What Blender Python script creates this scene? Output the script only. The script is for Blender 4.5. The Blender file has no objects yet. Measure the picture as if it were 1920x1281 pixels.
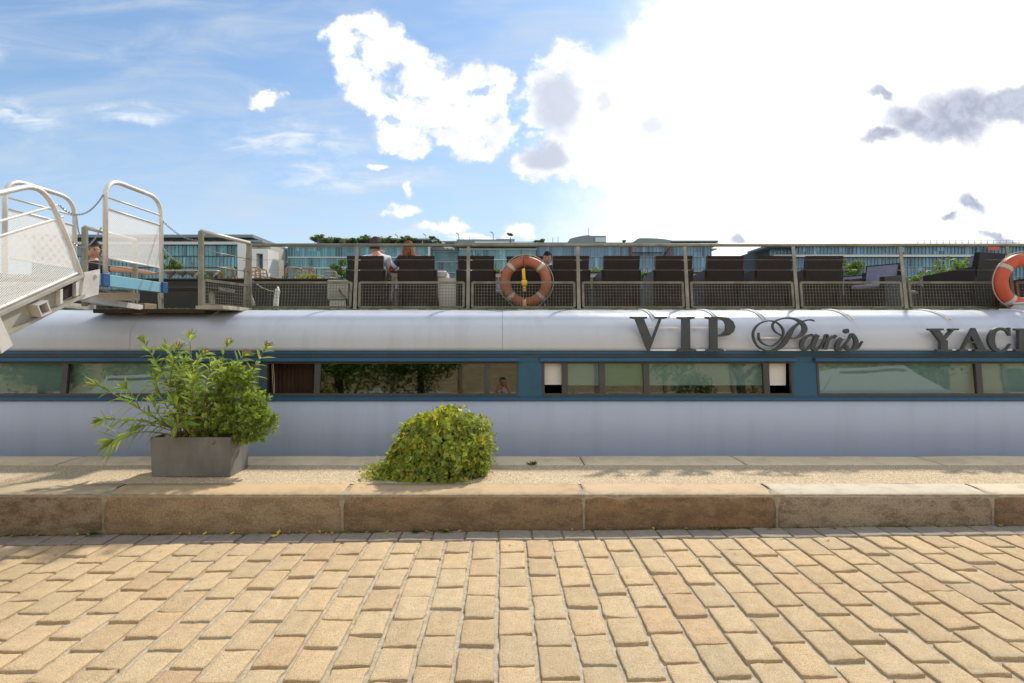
import bpy, bmesh, math, random
from mathutils import Vector, Matrix, noise
R = math.radians
rnd = random.Random(7)
C = bpy.context.scene
col = C.collection

# ------------------------------------------------------------------ camera, sky, sun
FPX = 1000.0; VX = 942.0; VY = 622.0; EYE = 1.6      # focal length and vanishing point of the quay direction, 1920 px frame
cam = bpy.data.objects.new('camera', bpy.data.cameras.new('camera'))
col.objects.link(cam)
cam.location = (0, 0, EYE); cam.rotation_euler = (R(90), 0, 0)
cam.data.sensor_width = 36; cam.data.lens = 36 * FPX / 1920
cam.data.shift_x = (960 - VX) / 1920; cam.data.shift_y = -(640.5 - VY) / 1920
cam.data.clip_start = 0.05; cam.data.clip_end = 4000
C.camera = cam
C.render.resolution_x = 1024; C.render.resolution_y = 683
C.view_settings.view_transform = 'Standard'; C.view_settings.look = 'None'
C.view_settings.gamma = 1; C.view_settings.exposure = 0.52

SUN_AZ = 33.0; SUN_EL = 49.5
sd = bpy.data.lights.new('sun', 'SUN'); sd.energy = 2.9; sd.angle = R(2.4); sd.color = (1, .93, .80)
so = bpy.data.objects.new('sun', sd); col.objects.link(so)
SD = Vector((math.sin(R(SUN_AZ)) * math.cos(R(SUN_EL)), math.cos(R(SUN_AZ)) * math.cos(R(SUN_EL)), math.sin(R(SUN_EL))))
so.rotation_euler = SD.to_track_quat('Z', 'Y').to_euler()

W = bpy.data.worlds.new('World'); C.world = W; W.use_nodes = True

class NT:
    """small helper for node trees"""
    def __init__(s, nt): s.nt = nt; s.n = nt.nodes; s.l = nt.links
    def node(s, t, **k):
        x = s.n.new(t)
        for a, b in k.items(): setattr(x, a, b)
        return x
    def put(s, inp, v):
        if isinstance(v, bpy.types.NodeSocket): s.l.new(v, inp)
        elif v is not None: inp.default_value = v
    def math(s, op, a, b=None, c=None, clamp=False):
        x = s.node('ShaderNodeMath', operation=op, use_clamp=clamp)
        s.put(x.inputs[0], a); s.put(x.inputs[1], b)
        if c is not None: s.put(x.inputs[2], c)
        return x.outputs[0]
    def mix(s, f, a, b, mode='MIX'):
        x = s.node('ShaderNodeMix', data_type='RGBA', blend_type=mode)
        s.put(x.inputs[0], f)
        s.put(x.inputs[6], a if isinstance(a, bpy.types.NodeSocket) else (*a, 1))
        s.put(x.inputs[7], b if isinstance(b, bpy.types.NodeSocket) else (*b, 1))
        return x.outputs[2]
    def smooth(s, v, a, b, lo=0., hi=1.):
        x = s.node('ShaderNodeMapRange', interpolation_type='SMOOTHSTEP')
        s.put(x.inputs[0], v); x.inputs[1].default_value = a; x.inputs[2].default_value = b
        x.inputs[3].default_value = lo; x.inputs[4].default_value = hi
        return x.outputs[0]
    def noise(s, vec, scale, detail=4, rough=.55, out=0, dist=0., dims='3D'):
        x = s.node('ShaderNodeTexNoise', noise_dimensions=dims)
        if vec is not None: s.l.new(vec, x.inputs['Vector'])
        x.inputs['Scale'].default_value = scale; x.inputs['Detail'].default_value = detail
        x.inputs['Roughness'].default_value = rough; x.inputs['Distortion'].default_value = dist
        return x.outputs[out]
    def comb(s, x, y, z):
        c = s.node('ShaderNodeCombineXYZ'); s.put(c.inputs[0], x); s.put(c.inputs[1], y); s.put(c.inputs[2], z); return c.outputs[0]
    def vscale(s, vec, sc):
        m = s.node('ShaderNodeMapping'); s.l.new(vec, m.inputs[0]); m.inputs['Scale'].default_value = sc; return m.outputs[0]

w = NT(W.node_tree); w.n.clear()
tc = w.node('ShaderNodeTexCoord').outputs['Generated']
sep = w.node('ShaderNodeSeparateXYZ'); w.l.new(tc, sep.inputs[0])
front = w.smooth(sep.outputs[1], .04, .10)
yy = w.math('MAXIMUM', sep.outputs[1], .04)
U = w.math('DIVIDE', sep.outputs[0], yy); V = w.math('DIVIDE', sep.outputs[2], yy)
P = w.comb(U, V, 0)
wn = w.noise(P, 9, 6, .6, out=1)                 # domain warp so that cloud outlines billow
ws = w.node('ShaderNodeSeparateXYZ'); w.l.new(wn, ws.inputs[0])
Uw = w.math('MULTIPLY_ADD', w.math('SUBTRACT', ws.outputs[0], .5), .11, U)
Vw = w.math('MULTIPLY_ADD', w.math('SUBTRACT', ws.outputs[1], .5), .11, V)
fb = w.noise(P, 22, 9, .62)
fbl = w.noise(P, 6, 7, .6)
def blob(cx, cy, rx, ry, rot=0, soft=False):
    """elliptic cloud cell seen in a fixed direction of the sky"""
    cu = (cx - VX) / FPX; cv = (VY - cy) / FPX
    a = w.math('SUBTRACT', U if soft else Uw, cu); b = w.math('SUBTRACT', V if soft else Vw, cv)
    if rot:
        c_, s_ = math.cos(R(rot)), math.sin(R(rot))
        a2 = w.math('ADD', w.math('MULTIPLY', a, c_), w.math('MULTIPLY', b, s_))
        b = w.math('SUBTRACT', w.math('MULTIPLY', b, c_), w.math('MULTIPLY', a, s_)); a = a2
    a = w.math('MULTIPLY', a, FPX / rx); b = w.math('MULTIPLY', b, FPX / ry)
    d = w.math('SQRT', w.math('ADD', w.math('MULTIPLY', a, a), w.math('MULTIPLY', b, b)))
    return w.math('SUBTRACT', 1., d)
def union(bl):
    f = bl[0]
    for b in bl[1:]: f = w.math('MAXIMUM', f, b)
    return f
def shape(f, amp, edge=.16, tex=None, bias=0.):
    g = w.math('MULTIPLY_ADD', w.math('SUBTRACT', tex or fb, .5), amp, f)
    return w.smooth(g, bias, bias + edge)
sky = w.node('ShaderNodeTexSky', sky_type='NISHITA')
sky.sun_disc = False; sky.sun_elevation = R(SUN_EL); sky.sun_rotation = R(SUN_AZ)
sky.air_density = 1.0; sky.dust_density = .6; sky.ozone_density = 2.5
skyc = sky.outputs[0]
SKY = .125
CL = 1 / SKY                                      # cloud radiance is given in final picture units
def wh(v, t=(1, 1, 1)): return tuple(v * CL * q for q in t)
c0 = w.mix(1., skyc, (.80, .92, .94), 'MULTIPLY')
# thin streaky cirrus over the whole sky, then the wisps of their own
st = w.noise(w.vscale(P, (1.6, 6.5, 1)), 2.2, 6, .6, dist=.6)
c0 = w.mix(w.smooth(st, .34, .80, .08, .62), c0, wh(.55, (.88, .96, 1.07)))
wis = w.noise(w.vscale(P, (3, 13, 1)), 3.4, 6, .62, dist=.8)
cir = union([blob(560, 265, 210, 48, -8), blob(25, 210, 120, 40, -12), blob(250, 210, 130, 26), blob(-20, 90, 60, 50), blob(640, 330, 260, 26), blob(830, 440, 120, 34)])
c0 = w.mix(w.math('MULTIPLY', w.math('MULTIPLY', w.smooth(cir, -.05, 1.0), w.smooth(wis, .30, .78)), front), c0, wh(.74, (.95, .98, 1.03)))
# brighter hazy air low over the far bank and around the sun
c0 = w.mix(w.smooth(V, .52, .08, 0, .40), c0, wh(.52, (.88, .97, 1.10)))
veil = union([blob(1860, 100, 700, 700, 0, True), blob(1740, 420, 740, 330, 0, True), blob(1360, 250, 330, 240, 0, True)])
veil = w.math('MULTIPLY_ADD', w.math('SUBTRACT', fbl, .5), .35, veil)
c0 = w.mix(w.math('MULTIPLY', w.smooth(veil, -.06, .42), front), c0, wh(.95, (1, 1, 1)))
# cumulus
cu = [blob(640, 78, 34, 26), blob(668, 48, 34, 18), blob(712, 62, 46, 26, -20), blob(650, 122, 30, 42, 20), blob(668, 160, 34, 34, -30), blob(706, 108, 40, 36), blob(758, 92, 40, 30, -30), blob(790, 140, 52, 38, -40), blob(838, 168, 44, 34, -20),
      blob(705, 192, 46, 30, -35), blob(758, 200, 66, 46, -20), blob(820, 205, 70, 42), blob(880, 222, 62, 40), blob(748, 245, 50, 28, -20), blob(776, 270, 36, 20), blob(735, 262, 30, 14),
      blob(890, 150, 48, 30), blob(932, 168, 34, 34), blob(925, 205, 32, 34), blob(930, 245, 40, 26), blob(885, 268, 46, 22), blob(840, 248, 40, 22),
      blob(1062, 108, 52, 34), blob(1025, 150, 44, 40), blob(1105, 130, 56, 34, -10), blob(1160, 140, 60, 36), blob(1215, 150, 60, 44), blob(1040, 195, 66, 60), blob(1110, 205, 90, 60), blob(1200, 230, 130, 90), blob(1000, 232, 30, 18),
      blob(1005, 305, 44, 32), blob(1050, 285, 70, 46), blob(1120, 280, 90, 56), blob(1240, 60, 52, 60), blob(1300, 40, 90, 70), blob(1290, 110, 60, 70), blob(1400, 130, 150, 150), blob(1430, 260, 170, 120), blob(1270, 190, 70, 60),
      blob(500, 176, 26, 12), blob(755, 392, 34, 13, 8), blob(766, 354, 14, 14), blob(800, 428, 30, 12), blob(842, 424, 36, 13), blob(975, 434, 26, 16), blob(890, 444, 50, 8), blob(700, 300, 20, 6)]
hf = w.noise(P, 60, 6, .65)
fld = w.math('MULTIPLY_ADD', w.math('SUBTRACT', fb, .5), 1.5, union(cu))
fld = w.math('ADD', w.math('MULTIPLY_ADD', w.math('SUBTRACT', hf, .5), .8, fld), .06)
cm = w.smooth(fld, -.18, .46)
haz = w.math('MULTIPLY', w.smooth(w.math('MULTIPLY_ADD', w.math('SUBTRACT', fb, .5), .8, union(cu)), -.35, .35), .38)
holes = shape(union([blob(1143, 195, 20, 46, -60), blob(735, 172, 18, 9, -20), blob(905, 178, 16, 10), blob(742, 218, 22, 12), blob(1262, 60, 20, 14)]), 1.1, .4)
cm = w.math('MULTIPLY', w.math('MAXIMUM', cm, haz), w.math('SUBTRACT', 1., w.math('MULTIPLY', holes, .8)))
grey = w.smooth(w.math('MULTIPLY_ADD', w.math('SUBTRACT', fb, .5), .7, union([blob(1042, 192, 62, 74), blob(1206, 224, 46, 40), blob(1026, 288, 54, 32)])), -.05, .55)
inner = w.smooth(w.math('ADD', w.math('MULTIPLY', fb, .6), w.math('MULTIPLY', fbl, .4)), .40, .60)
ccol = w.mix(inner, wh(.68, (.97, .99, 1.05)), wh(.84))
ccol = w.mix(w.math('MULTIPLY', grey, .9), ccol, wh(.48, (.88, .95, 1.14)))
c0 = w.mix(w.math('MULTIPLY', cm, front), c0, ccol)
c0 = w.mix(w.math('MULTIPLY', w.smooth(veil, .00, .46, 0, .93), front), c0, wh(.95))
# unseen white cloud behind the camera, added to brighten and neutralise the shade
bn = w.noise(tc, 2.1, 7, .6)
c0 = w.mix(w.math('MULTIPLY', w.smooth(bn, .38, .56, 0, .85), w.smooth(sep.outputs[1], .06, -.25)), c0, wh(1.0, (1, .965, .91)))
# small dark clouds standing in front of the bright haze on the right
dk = shape(union([blob(1800, 205, 105, 60, 8), blob(1720, 238, 95, 40, -8), blob(1890, 205, 130, 46, 6), blob(1790, 240, 110, 40), blob(1650, 190, 32, 14, -30), blob(1650, 258, 44, 20),
                  blob(1822, 385, 42, 20, -20), blob(1775, 408, 26, 8), blob(1388, 448, 30, 18), blob(1885, 452, 60, 12, -15)]), .95, .85, bias=-.2)
c0 = w.mix(w.math('MULTIPLY', w.math('MULTIPLY', dk, .95), front), c0, w.mix(w.smooth(fb, .4, .62), wh(.34, (.84, .93, 1.20)), wh(.46, (.88, .95, 1.14))))
dk2 = shape(union([blob(1206, 224, 52, 42), blob(1140, 190, 24, 44), blob(1046, 190, 60, 70)]), .9, .9, bias=-.1)
c0 = w.mix(w.math('MULTIPLY', w.math('MULTIPLY', dk2, .75), front), c0, wh(.56, (.90, .96, 1.12)))
bg = w.node('ShaderNodeBackground'); w.l.new(c0, bg.inputs[0]); bg.inputs[1].default_value = SKY
wo = w.node('ShaderNodeOutputWorld'); w.l.new(bg.outputs[0], wo.inputs[0])

# ------------------------------------------------------------------ helpers
def at(px, py, Y):
    """a point of the photograph at distance Y"""
    return Vector(((px - VX) * Y / FPX, Y, EYE + (VY - py) * Y / FPX))
def srgb(r, g, b):
    f = lambda c: ((c / 255 + .055) / 1.055) ** 2.4 if c > 10 else c / 255 / 12.92
    return (f(r), f(g), f(b))

MATS = {}
def mat(name, c, rough=.6, metal=0., var=0., vscale=4., c2=None, bump=0., bscale=40., spec=.5, coat=0., attr=None, stretch=(1, 1, 1), detail=6, emis=None, vlo=.35, vhi=.65, translucent=None):
    if name in MATS: return MATS[name]
    m = bpy.data.materials.new(name); m.use_nodes = True
    t = NT(m.node_tree); b = t.n['Principled BSDF']
    b.inputs['Roughness'].default_value = rough; b.inputs['Metallic'].default_value = metal
    b.inputs['Specular IOR Level'].default_value = spec; b.inputs['Coat Weight'].default_value = coat
    b.inputs['Coat Roughness'].default_value = .08
    obc = t.node('ShaderNodeTexCoord').outputs['Object']
    cs = None
    if var > 0 or c2:
        nz = t.noise(t.vscale(obc, stretch), vscale, detail, .62)
        cc = c2 if c2 else tuple(min(1, q * (1 - var)) for q in c)
        cs = t.mix(t.smooth(nz, vlo, vhi), c, cc)
    if attr:
        a = t.node('ShaderNodeAttribute', attribute_name=attr).outputs['Color']
        cs = t.mix(1., cs if cs else c, a, 'MULTIPLY')
    t.put(b.inputs['Base Color'], cs if cs else (*c, 1))
    if bump > 0:
        bn = t.node('ShaderNodeBump'); bn.inputs['Strength'].default_value = 1; bn.inputs['Distance'].default_value = bump
        t.l.new(t.noise(t.vscale(obc, stretch), bscale, 6, .65), bn.inputs['Height']); t.l.new(bn.outputs[0], b.inputs['Normal'])
    if translucent:
        tr = t.node('ShaderNodeBsdfTranslucent'); t.put(tr.inputs[0], cs if cs else (*c, 1))
        gm = t.mix(1., cs if cs else c, (1.6, 1.5, .7), 'MULTIPLY'); t.l.new(gm, tr.inputs[0])
        ms = t.node('ShaderNodeMixShader'); ms.inputs[0].default_value = translucent
        t.l.new(b.outputs[0], ms.inputs[1]); t.l.new(tr.outputs[0], ms.inputs[2])
        t.l.new(ms.outputs[0], t.n['Material Output'].inputs[0])
    MATS[name] = m
    return m

class MB:
    """collects shapes; build() links them as one mesh object"""
    def __init__(s): s.v = []; s.f = []; s.mi = []; s.m = 0; s.sm = []; s.smooth = False; s.colr = []; s.curcol = (1, 1, 1)
    def face(s, idx): s.f.append(idx); s.mi.append(s.m); s.sm.append(s.smooth)
    def vert(s, p): s.v.append(tuple(p)); s.colr.append(s.curcol); return len(s.v) - 1
    def quad(s, a, b, c, d):
        i = [s.vert(p) for p in (a, b, c, d)]; s.face(i)
    def hexa(s, p):
        """8 corners: bottom 0-3, top 4-7"""
        i = [s.vert(q) for q in p]
        for f in ((3, 2, 1, 0), (4, 5, 6, 7), (0, 1, 5, 4), (1, 2, 6, 5), (2, 3, 7, 6), (3, 0, 4, 7)): s.face([i[k] for k in f])
    def box(s, a, b, M=None):
        x0, y0, z0 = a; x1, y1, z1 = b
        p = [Vector(q) for q in ((x0, y0, z0), (x1, y0, z0), (x1, y1, z0), (x0, y1, z0), (x0, y0, z1), (x1, y0, z1), (x1, y1, z1), (x0, y1, z1))]
        if M: p = [M @ q for q in p]
        s.hexa(p)
    def bbox(s, a, b, r=.01, M=None):
        """box with chamfered edges"""
        x0, y0, z0 = a; x1, y1, z1 = b
        rings = []
        for z, o in ((z0, r), (z0 + r, 0), (z1 - r, 0), (z1, r)):
            q = []
            for (x, y, dx, dy) in ((x0, y0, 1, 1), (x1, y0, -1, 1), (x1, y1, -1, -1), (x0, y1, 1, -1)):
                a1 = (x + dx * (r + o), y + dy * o, z); a2 = (x + dx * o, y + dy * (r + o), z)
                q += [a2, a1] if (dx * dy > 0) else [a1, a2]
            rings.append(q)
        idx = [[s.vert(M @ Vector(p) if M else p) for p in q] for q in rings]
        n = 8
        for k in range(3):
            for j in range(n): s.face([idx[k][j], idx[k][(j + 1) % n], idx[k + 1][(j + 1) % n], idx[k + 1][j]])
        s.face(idx[0][::-1]); s.face(idx[3])
    def tube(s, pts, r, n=8, closed=False, caps=True, flat=None):
        pts = [Vector(p) for p in pts]; rr = r if isinstance(r, (list, tuple)) else [r] * len(pts)
        N = len(pts); rings = []; up = None
        for k in range(N):
            if closed: t = (pts[(k + 1) % N] - pts[k - 1])
            else: t = pts[min(k + 1, N - 1)] - pts[max(k - 1, 0)]
            t = t.normalized() if t.length > 1e-9 else Vector((0, 0, 1))
            if up is None:
                up = Vector((0, 0, 1)) if abs(t.z) < .9 else Vector((1, 0, 0))
            up = (up - t * up.dot(t)).normalized(); sd_ = t.cross(up)
            ring = []
            for j in range(n):
                a = 2 * math.pi * (j + .5) / n
                ring.append(s.vert(pts[k] + up * math.cos(a) * rr[k] + sd_ * math.sin(a) * rr[k] * (flat or 1)))
            rings.append(ring)
        old = s.smooth; s.smooth = n > 5
        for k in range(N if closed else N - 1):
            A = rings[k]; B = rings[(k + 1) % N]
            for j in range(n): s.face([A[j], A[(j + 1) % n], B[(j + 1) % n], B[j]])
        s.smooth = old
        if caps and not closed: s.face(rings[0][::-1]); s.face(rings[-1])
    def bar(s, a, b, wx, wy=None, n=4):
        """square bar between two points, wx by wy"""
        a = Vector(a); b = Vector(b); t = (b - a).normalized(); wy = wy or wx
        up = Vector((0, 0, 1)) if abs(t.z) < .9 else Vector((0, 1, 0))
        sx = t.cross(up).normalized(); uy = sx.cross(t).normalized()
        p = [e + sx * i * wx / 2 + uy * j * wy / 2 for e in (a, b) for i, j in ((-1, -1), (1, -1), (1, 1), (-1, 1))]
        s.hexa(p)
    def prism(s, poly, y0, y1, conv=None):
        """polygon in x,z pushed between y0 (near) and y1 (far)"""
        conv = conv or (lambda x, y, z: (x, y, z))
        A = [s.vert(conv(x, y0, z)) for x, z in poly]; B = [s.vert(conv(x, y1, z)) for x, z in poly]
        n = len(poly); s.face(A); s.face(B[::-1])
        for j in range(n): s.face([A[j], B[j], B[(j + 1) % n], A[(j + 1) % n]])
    def extrude_x(s, prof, xs, closed=False, cap=False):
        """profile of (y,z) swept along x stations"""
        rows = [[s.vert((x, y, z)) for y, z in prof] for x in xs]; n = len(prof)
        for a, b in zip(rows, rows[1:]):
            for j in range(n if closed else n - 1): s.face([a[j], b[j], b[(j + 1) % n], a[(j + 1) % n]])
        if cap: s.face(rows[0]); s.face(rows[-1][::-1])
    def lathe(s, prof, n=24, M=None):
        rings = []
        for r, z in prof:
            rings.append([s.vert((M @ Vector((r * math.cos(2 * math.pi * j / n), r * math.sin(2 * math.pi * j / n), z))) if M else (r * math.cos(2 * math.pi * j / n), r * math.sin(2 * math.pi * j / n), z)) for j in range(n)])
        old = s.smooth; s.smooth = True
        for a, b in zip(rings, rings[1:]):
            for j in range(n): s.face([a[j], a[(j + 1) % n], b[(j + 1) % n], b[j]])
        s.smooth = old
        s.face(rings[0][::-1]); s.face(rings[-1])
    def ball(s, c, r, n=12, m=8):
        c = Vector(c); r = r if isinstance(r, (tuple, list)) else (r, r, r)
        rings = []
        for i in range(m + 1):
            ph = math.pi * i / m
            rings.append([s.vert(c + Vector((r[0] * math.sin(ph) * math.cos(2 * math.pi * j / n), r[1] * math.sin(ph) * math.sin(2 * math.pi * j / n), -r[2] * math.cos(ph)))) for j in range(n)])
        old = s.smooth; s.smooth = True
        for a, b in zip(rings, rings[1:]):
            for j in range(n): s.face([a[j], a[(j + 1) % n], b[(j + 1) % n], b[j]])
        s.smooth = old
    def build(s, name, mats, parent=None, loc=None, uvattr=False):
        me = bpy.data.meshes.new(name); me.from_pydata(s.v, [], s.f)
        mats = mats if isinstance(mats, (list, tuple)) else [mats]
        for m in mats: me.materials.append(m)
        me.polygons.foreach_set('material_index', s.mi); me.polygons.foreach_set('use_smooth', s.sm)
        if uvattr:
            ca = me.color_attributes.new('tone', 'FLOAT_COLOR', 'POINT')
            flat = []
            for c in s.colr: flat += [c[0], c[1], c[2], 1]
            ca.data.foreach_set('color', flat)
        me.update()
        o = bpy.data.objects.new(name, me); col.objects.link(o)
        if parent: o.parent = parent
        if loc: o.location = loc
        return o
def tag(o, label=None, cat=None, group=None, kind=None):
    if label: o['label'] = label
    if cat: o['category'] = cat
    if group: o['group'] = group
    if kind: o['kind'] = kind
    return o
def empty(name, loc=(0, 0, 0), rz=0., **k):
    o = bpy.data.objects.new(name, None); col.objects.link(o); o.location = loc; o.rotation_euler = (0, 0, rz); o.empty_display_size = .2
    return tag(o, **k)
KIDS = {}
def copy_tree(o, parent=None):
    c = o.copy(); col.objects.link(c)
    if parent: c.parent = parent
    for ch in [q for q in bpy.data.objects if q.parent == o]: copy_tree(ch, c)
    return c
def struct(o): o['kind'] = 'structure'; return o
def seat(o, loc):
    """put a thing's Empty at its base without moving the parts built in world coordinates"""
    loc = Vector(loc); o.location = loc
    for ch in [q for q in bpy.data.objects if q.parent == o]: ch.matrix_parent_inverse = Matrix.Translation(-loc)
    return o

# ------------------------------------------------------------------ ground, water, paving
TILT = .0105
KERB_Y = 4.262
def gz(x): return TILT * max(-9, min(9, x)) + .0
m_ground = mat('packed_ground', (.30, .26, .20), .95, var=.4, vscale=.6, bump=.01)
m_water = mat('river_water', (.05, .075, .07), .08, bump=.05, bscale=1.5, spec=.6)
b = MB(); b.quad((-1500, -1500, -.16), (1500, -1500, -.16), (1500, KERB_Y + .06, -.16), (-1500, KERB_Y + .06, -.16)); struct(b.build('ground', m_ground))
b = MB(); b.quad((-1500, 5.4, -1.1), (1500, 5.4, -1.1), (1500, 172, -1.1), (-1500, 172, -1.1)); struct(b.build('water', m_water))
b = MB(); b.box((-1500, 168, -3), (1500, 3000, 1.2)); struct(b.build('far_bank', mat('bank_stone', (.3, .28, .24), .9)))

m_paver = bpy.data.materials.new('paving_stone'); m_paver.use_nodes = True
t = NT(m_paver.node_tree); pb = t.n['Principled BSDF']; oc = t.node('ShaderNodeTexCoord').outputs['Object']
tone = t.node('ShaderNodeAttribute', attribute_name='tone').outputs['Color']
g1 = t.noise(oc, 210, 3, .7); g2 = t.noise(oc, 14, 5, .65); g3 = t.noise(oc, 95, 4, .7)
base = t.mix(t.smooth(g2, .3, .72), (.75, .565, .34), (.63, .465, .275))
base = t.mix(t.smooth(g1, .45, .33, 0, .75), base, (.26, .17, .09))
base = t.mix(t.smooth(g1, .56, .68, 0, .8), base, (.86, .76, .58))
base = t.mix(t.smooth(g3, .54, .70, 0, .5), base, (.25, .15, .08))
base = t.mix(t.smooth(t.noise(oc, 1.7, 4, .6), .50, .70, 0, .18), base, (.46, .38, .28))
base = t.mix(t.smooth(t.noise(oc, 33, 6, .75), .63, .70, 0, .75), base, (.30, .215, .13))
base = t.mix(t.smooth(t.noise(oc, .55, 5, .65), .46, .66, 0, .30), base, (.56, .45, .30))
base = t.mix(1., base, tone, 'MULTIPLY')
t.l.new(base, pb.inputs['Base Color']); pb.inputs['Roughness'].default_value = .9; pb.inputs['Specular IOR Level'].default_value = .25
bp = t.node('ShaderNodeBump'); bp.inputs['Strength'].default_value = 1; bp.inputs['Distance'].default_value = .012
t.l.new(t.math('ADD', t.math('MULTIPLY', g3, .9), t.math('MULTIPLY', g1, .6)), bp.inputs['Height']); t.l.new(bp.outputs[0], pb.inputs['Normal'])
m_joint = mat('joint_mortar', (.54, .47, .36), .95, c2=(.38, .32, .23), vscale=30, bump=.006, bscale=160)

pr = random.Random(3)
def paver(b, x0, x1, y0, y1, grey=False):
    """one irregular stone block, long side x0..x1, with a rough rounded top"""
    nx, ny = 5, 6
    k = pr.uniform(.92, 1.07); wsh = pr.uniform(-.015, .03)
    cc = (k * (1 + wsh), k, k * (1 - wsh))
    if grey: cc = (k * .62, k * .70, k * .92)  # darker tone holding the kerb's shade
    elif pr.random() < .08: cc = (k * 1.0, k * .94, k * .92)
    b.curcol = cc
    tz = [pr.uniform(-.005, .005), pr.uniform(-.010, .003)]; h0 = .014 + pr.uniform(-.003, .005)
    sk = [pr.uniform(-.006, .006) for _ in range(4)]
    seed = pr.uniform(0, 100)
    def edge(u, v, off):
        x = x0 + (x1 - x0) * u; y = y0 + (y1 - y0) * v
        ex = min(u, 1 - u) * (x1 - x0); ey = min(v, 1 - v) * (y1 - y0)
        wob = .0085
        if ex < 1e-4: x += (noise.noise(Vector((seed, y * 26, 0))) * wob + (sk[0] if u < .5 else sk[1]) * (v - .5)) * (1 if u < .5 else -1)
        if ey < 1e-4: y += (noise.noise(Vector((x * 26, seed, 5))) * wob + (sk[2] if v < .5 else sk[3]) * (u - .5) * 2) * (1 if v < .5 else -1)
        d = min(ex, ey)
        rnd_ = -.0035 if d < 1e-4 else 0
        z = h0 + tz[0] * (u - .5) + tz[1] * (v - .5) + noise.noise(Vector((x * 24, y * 24, seed))) * .0042 + rnd_
        return (x, y, z + gz(x) + off)
    us = [0, .045, .28, .5, .72, .955, 1]; vs = [0, .035, .2, .4, .6, .8, .965, 1]
    g = [[b.vert(edge(u, v, 0)) for u in us] for v in vs]
    b.smooth = True
    for j in range(7):
        for i in range(6): b.face([g[j][i], g[j][i + 1], g[j + 1][i + 1], g[j + 1][i]])
    b.smooth = False
    rim = [g[0][i] for i in range(7)] + [g[j][6] for j in range(1, 8)] + [g[7][i] for i in range(5, -1, -1)] + [g[j][0] for j in range(6, 0, -1)]
    lo = []
    for q in rim:
        x, y, z = b.v[q]; lo.append(b.vert((x, y, z - .035)))
    for i in range(len(rim)): b.face([rim[i], lo[i], lo[(i + 1) % len(rim)], rim[(i + 1) % len(rim)]])
b = MB()
PW = .1973; PL = .2608; J = .0125; YT = 4.055
c = -34
for c in range(-40, 40):
    x0 = -.030 + c * PW; off = (.045 if c % 2 == 0 else -.085)
    y = YT
    first = True
    yy0 = 3.73 if c % 2 else 3.837            # a joint of this column, read off the photograph
    n = math.ceil((YT - yy0) / PL)
    js = [YT] + [yy0 + PL * q for q in range(n - 1, -26, -1)]
    if js[0] - js[1] < .12: js.pop(1)
    for ya, yb in zip(js, js[1:]):
        if ya - yb < .06: continue
        d = pr.uniform(-.008, .008)
        paver(b, x0 + J + pr.uniform(-.003, .003), x0 + PW - J + pr.uniform(-.003, .003), yb + .009 + d, ya - .009 + d if ya != YT else ya - .006)
x = -8.0
while x < 8:                                    # gutter row along the kerb; the kerb's shade is put into its grey
    l = pr.uniform(.235, .262); paver(b, x + .006, x + l - .006, YT + .010, KERB_Y - .012, True); x += l
paving = b.build('paving', m_paver, uvattr=True); struct(paving)
b = MB(); b.quad((-9, -3.2, gz(-9) - .0), (9, -3.2, gz(9)), (9, KERB_Y + .02, gz(9)), (-9, KERB_Y + .02, gz(-9)))
struct(b.build('paving_bed', m_joint))
# the quay road behind and beside the paved strip
mr = bpy.data.materials.new('quay_paving'); mr.use_nodes = True
t = NT(mr.node_tree); bk = t.node('ShaderNodeTexBrick'); t.l.new(t.node('ShaderNodeTexCoord').outputs['Object'], bk.inputs[0])
bk.inputs['Scale'].default_value = 1; bk.inputs['Brick Width'].default_value = .26; bk.inputs['Row Height'].default_value = .2; bk.inputs['Mortar Size'].default_value = .01
bk.inputs['Color1'].default_value = (.5, .38, .24, 1); bk.inputs['Color2'].default_value = (.44, .34, .22, 1); bk.inputs['Mortar'].default_value = (.3, .27, .22, 1)
t.l.new(bk.outputs[0], t.n['Principled BSDF'].inputs[0]); t.n['Principled BSDF'].inputs['Roughness'].default_value = .9
b = MB()
for (x0, x1, y0, y1) in ((-60, -9, -40, KERB_Y + .02), (9, 60, -40, KERB_Y + .02), (-9, 9, -40, -3.2)): b.quad((x0, y0, gz(x0)), (x1, y0, gz(x1)), (x1, y1, gz(x1)), (x0, y1, gz(x0)))
struct(b.build('quay_road', mr))

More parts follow.
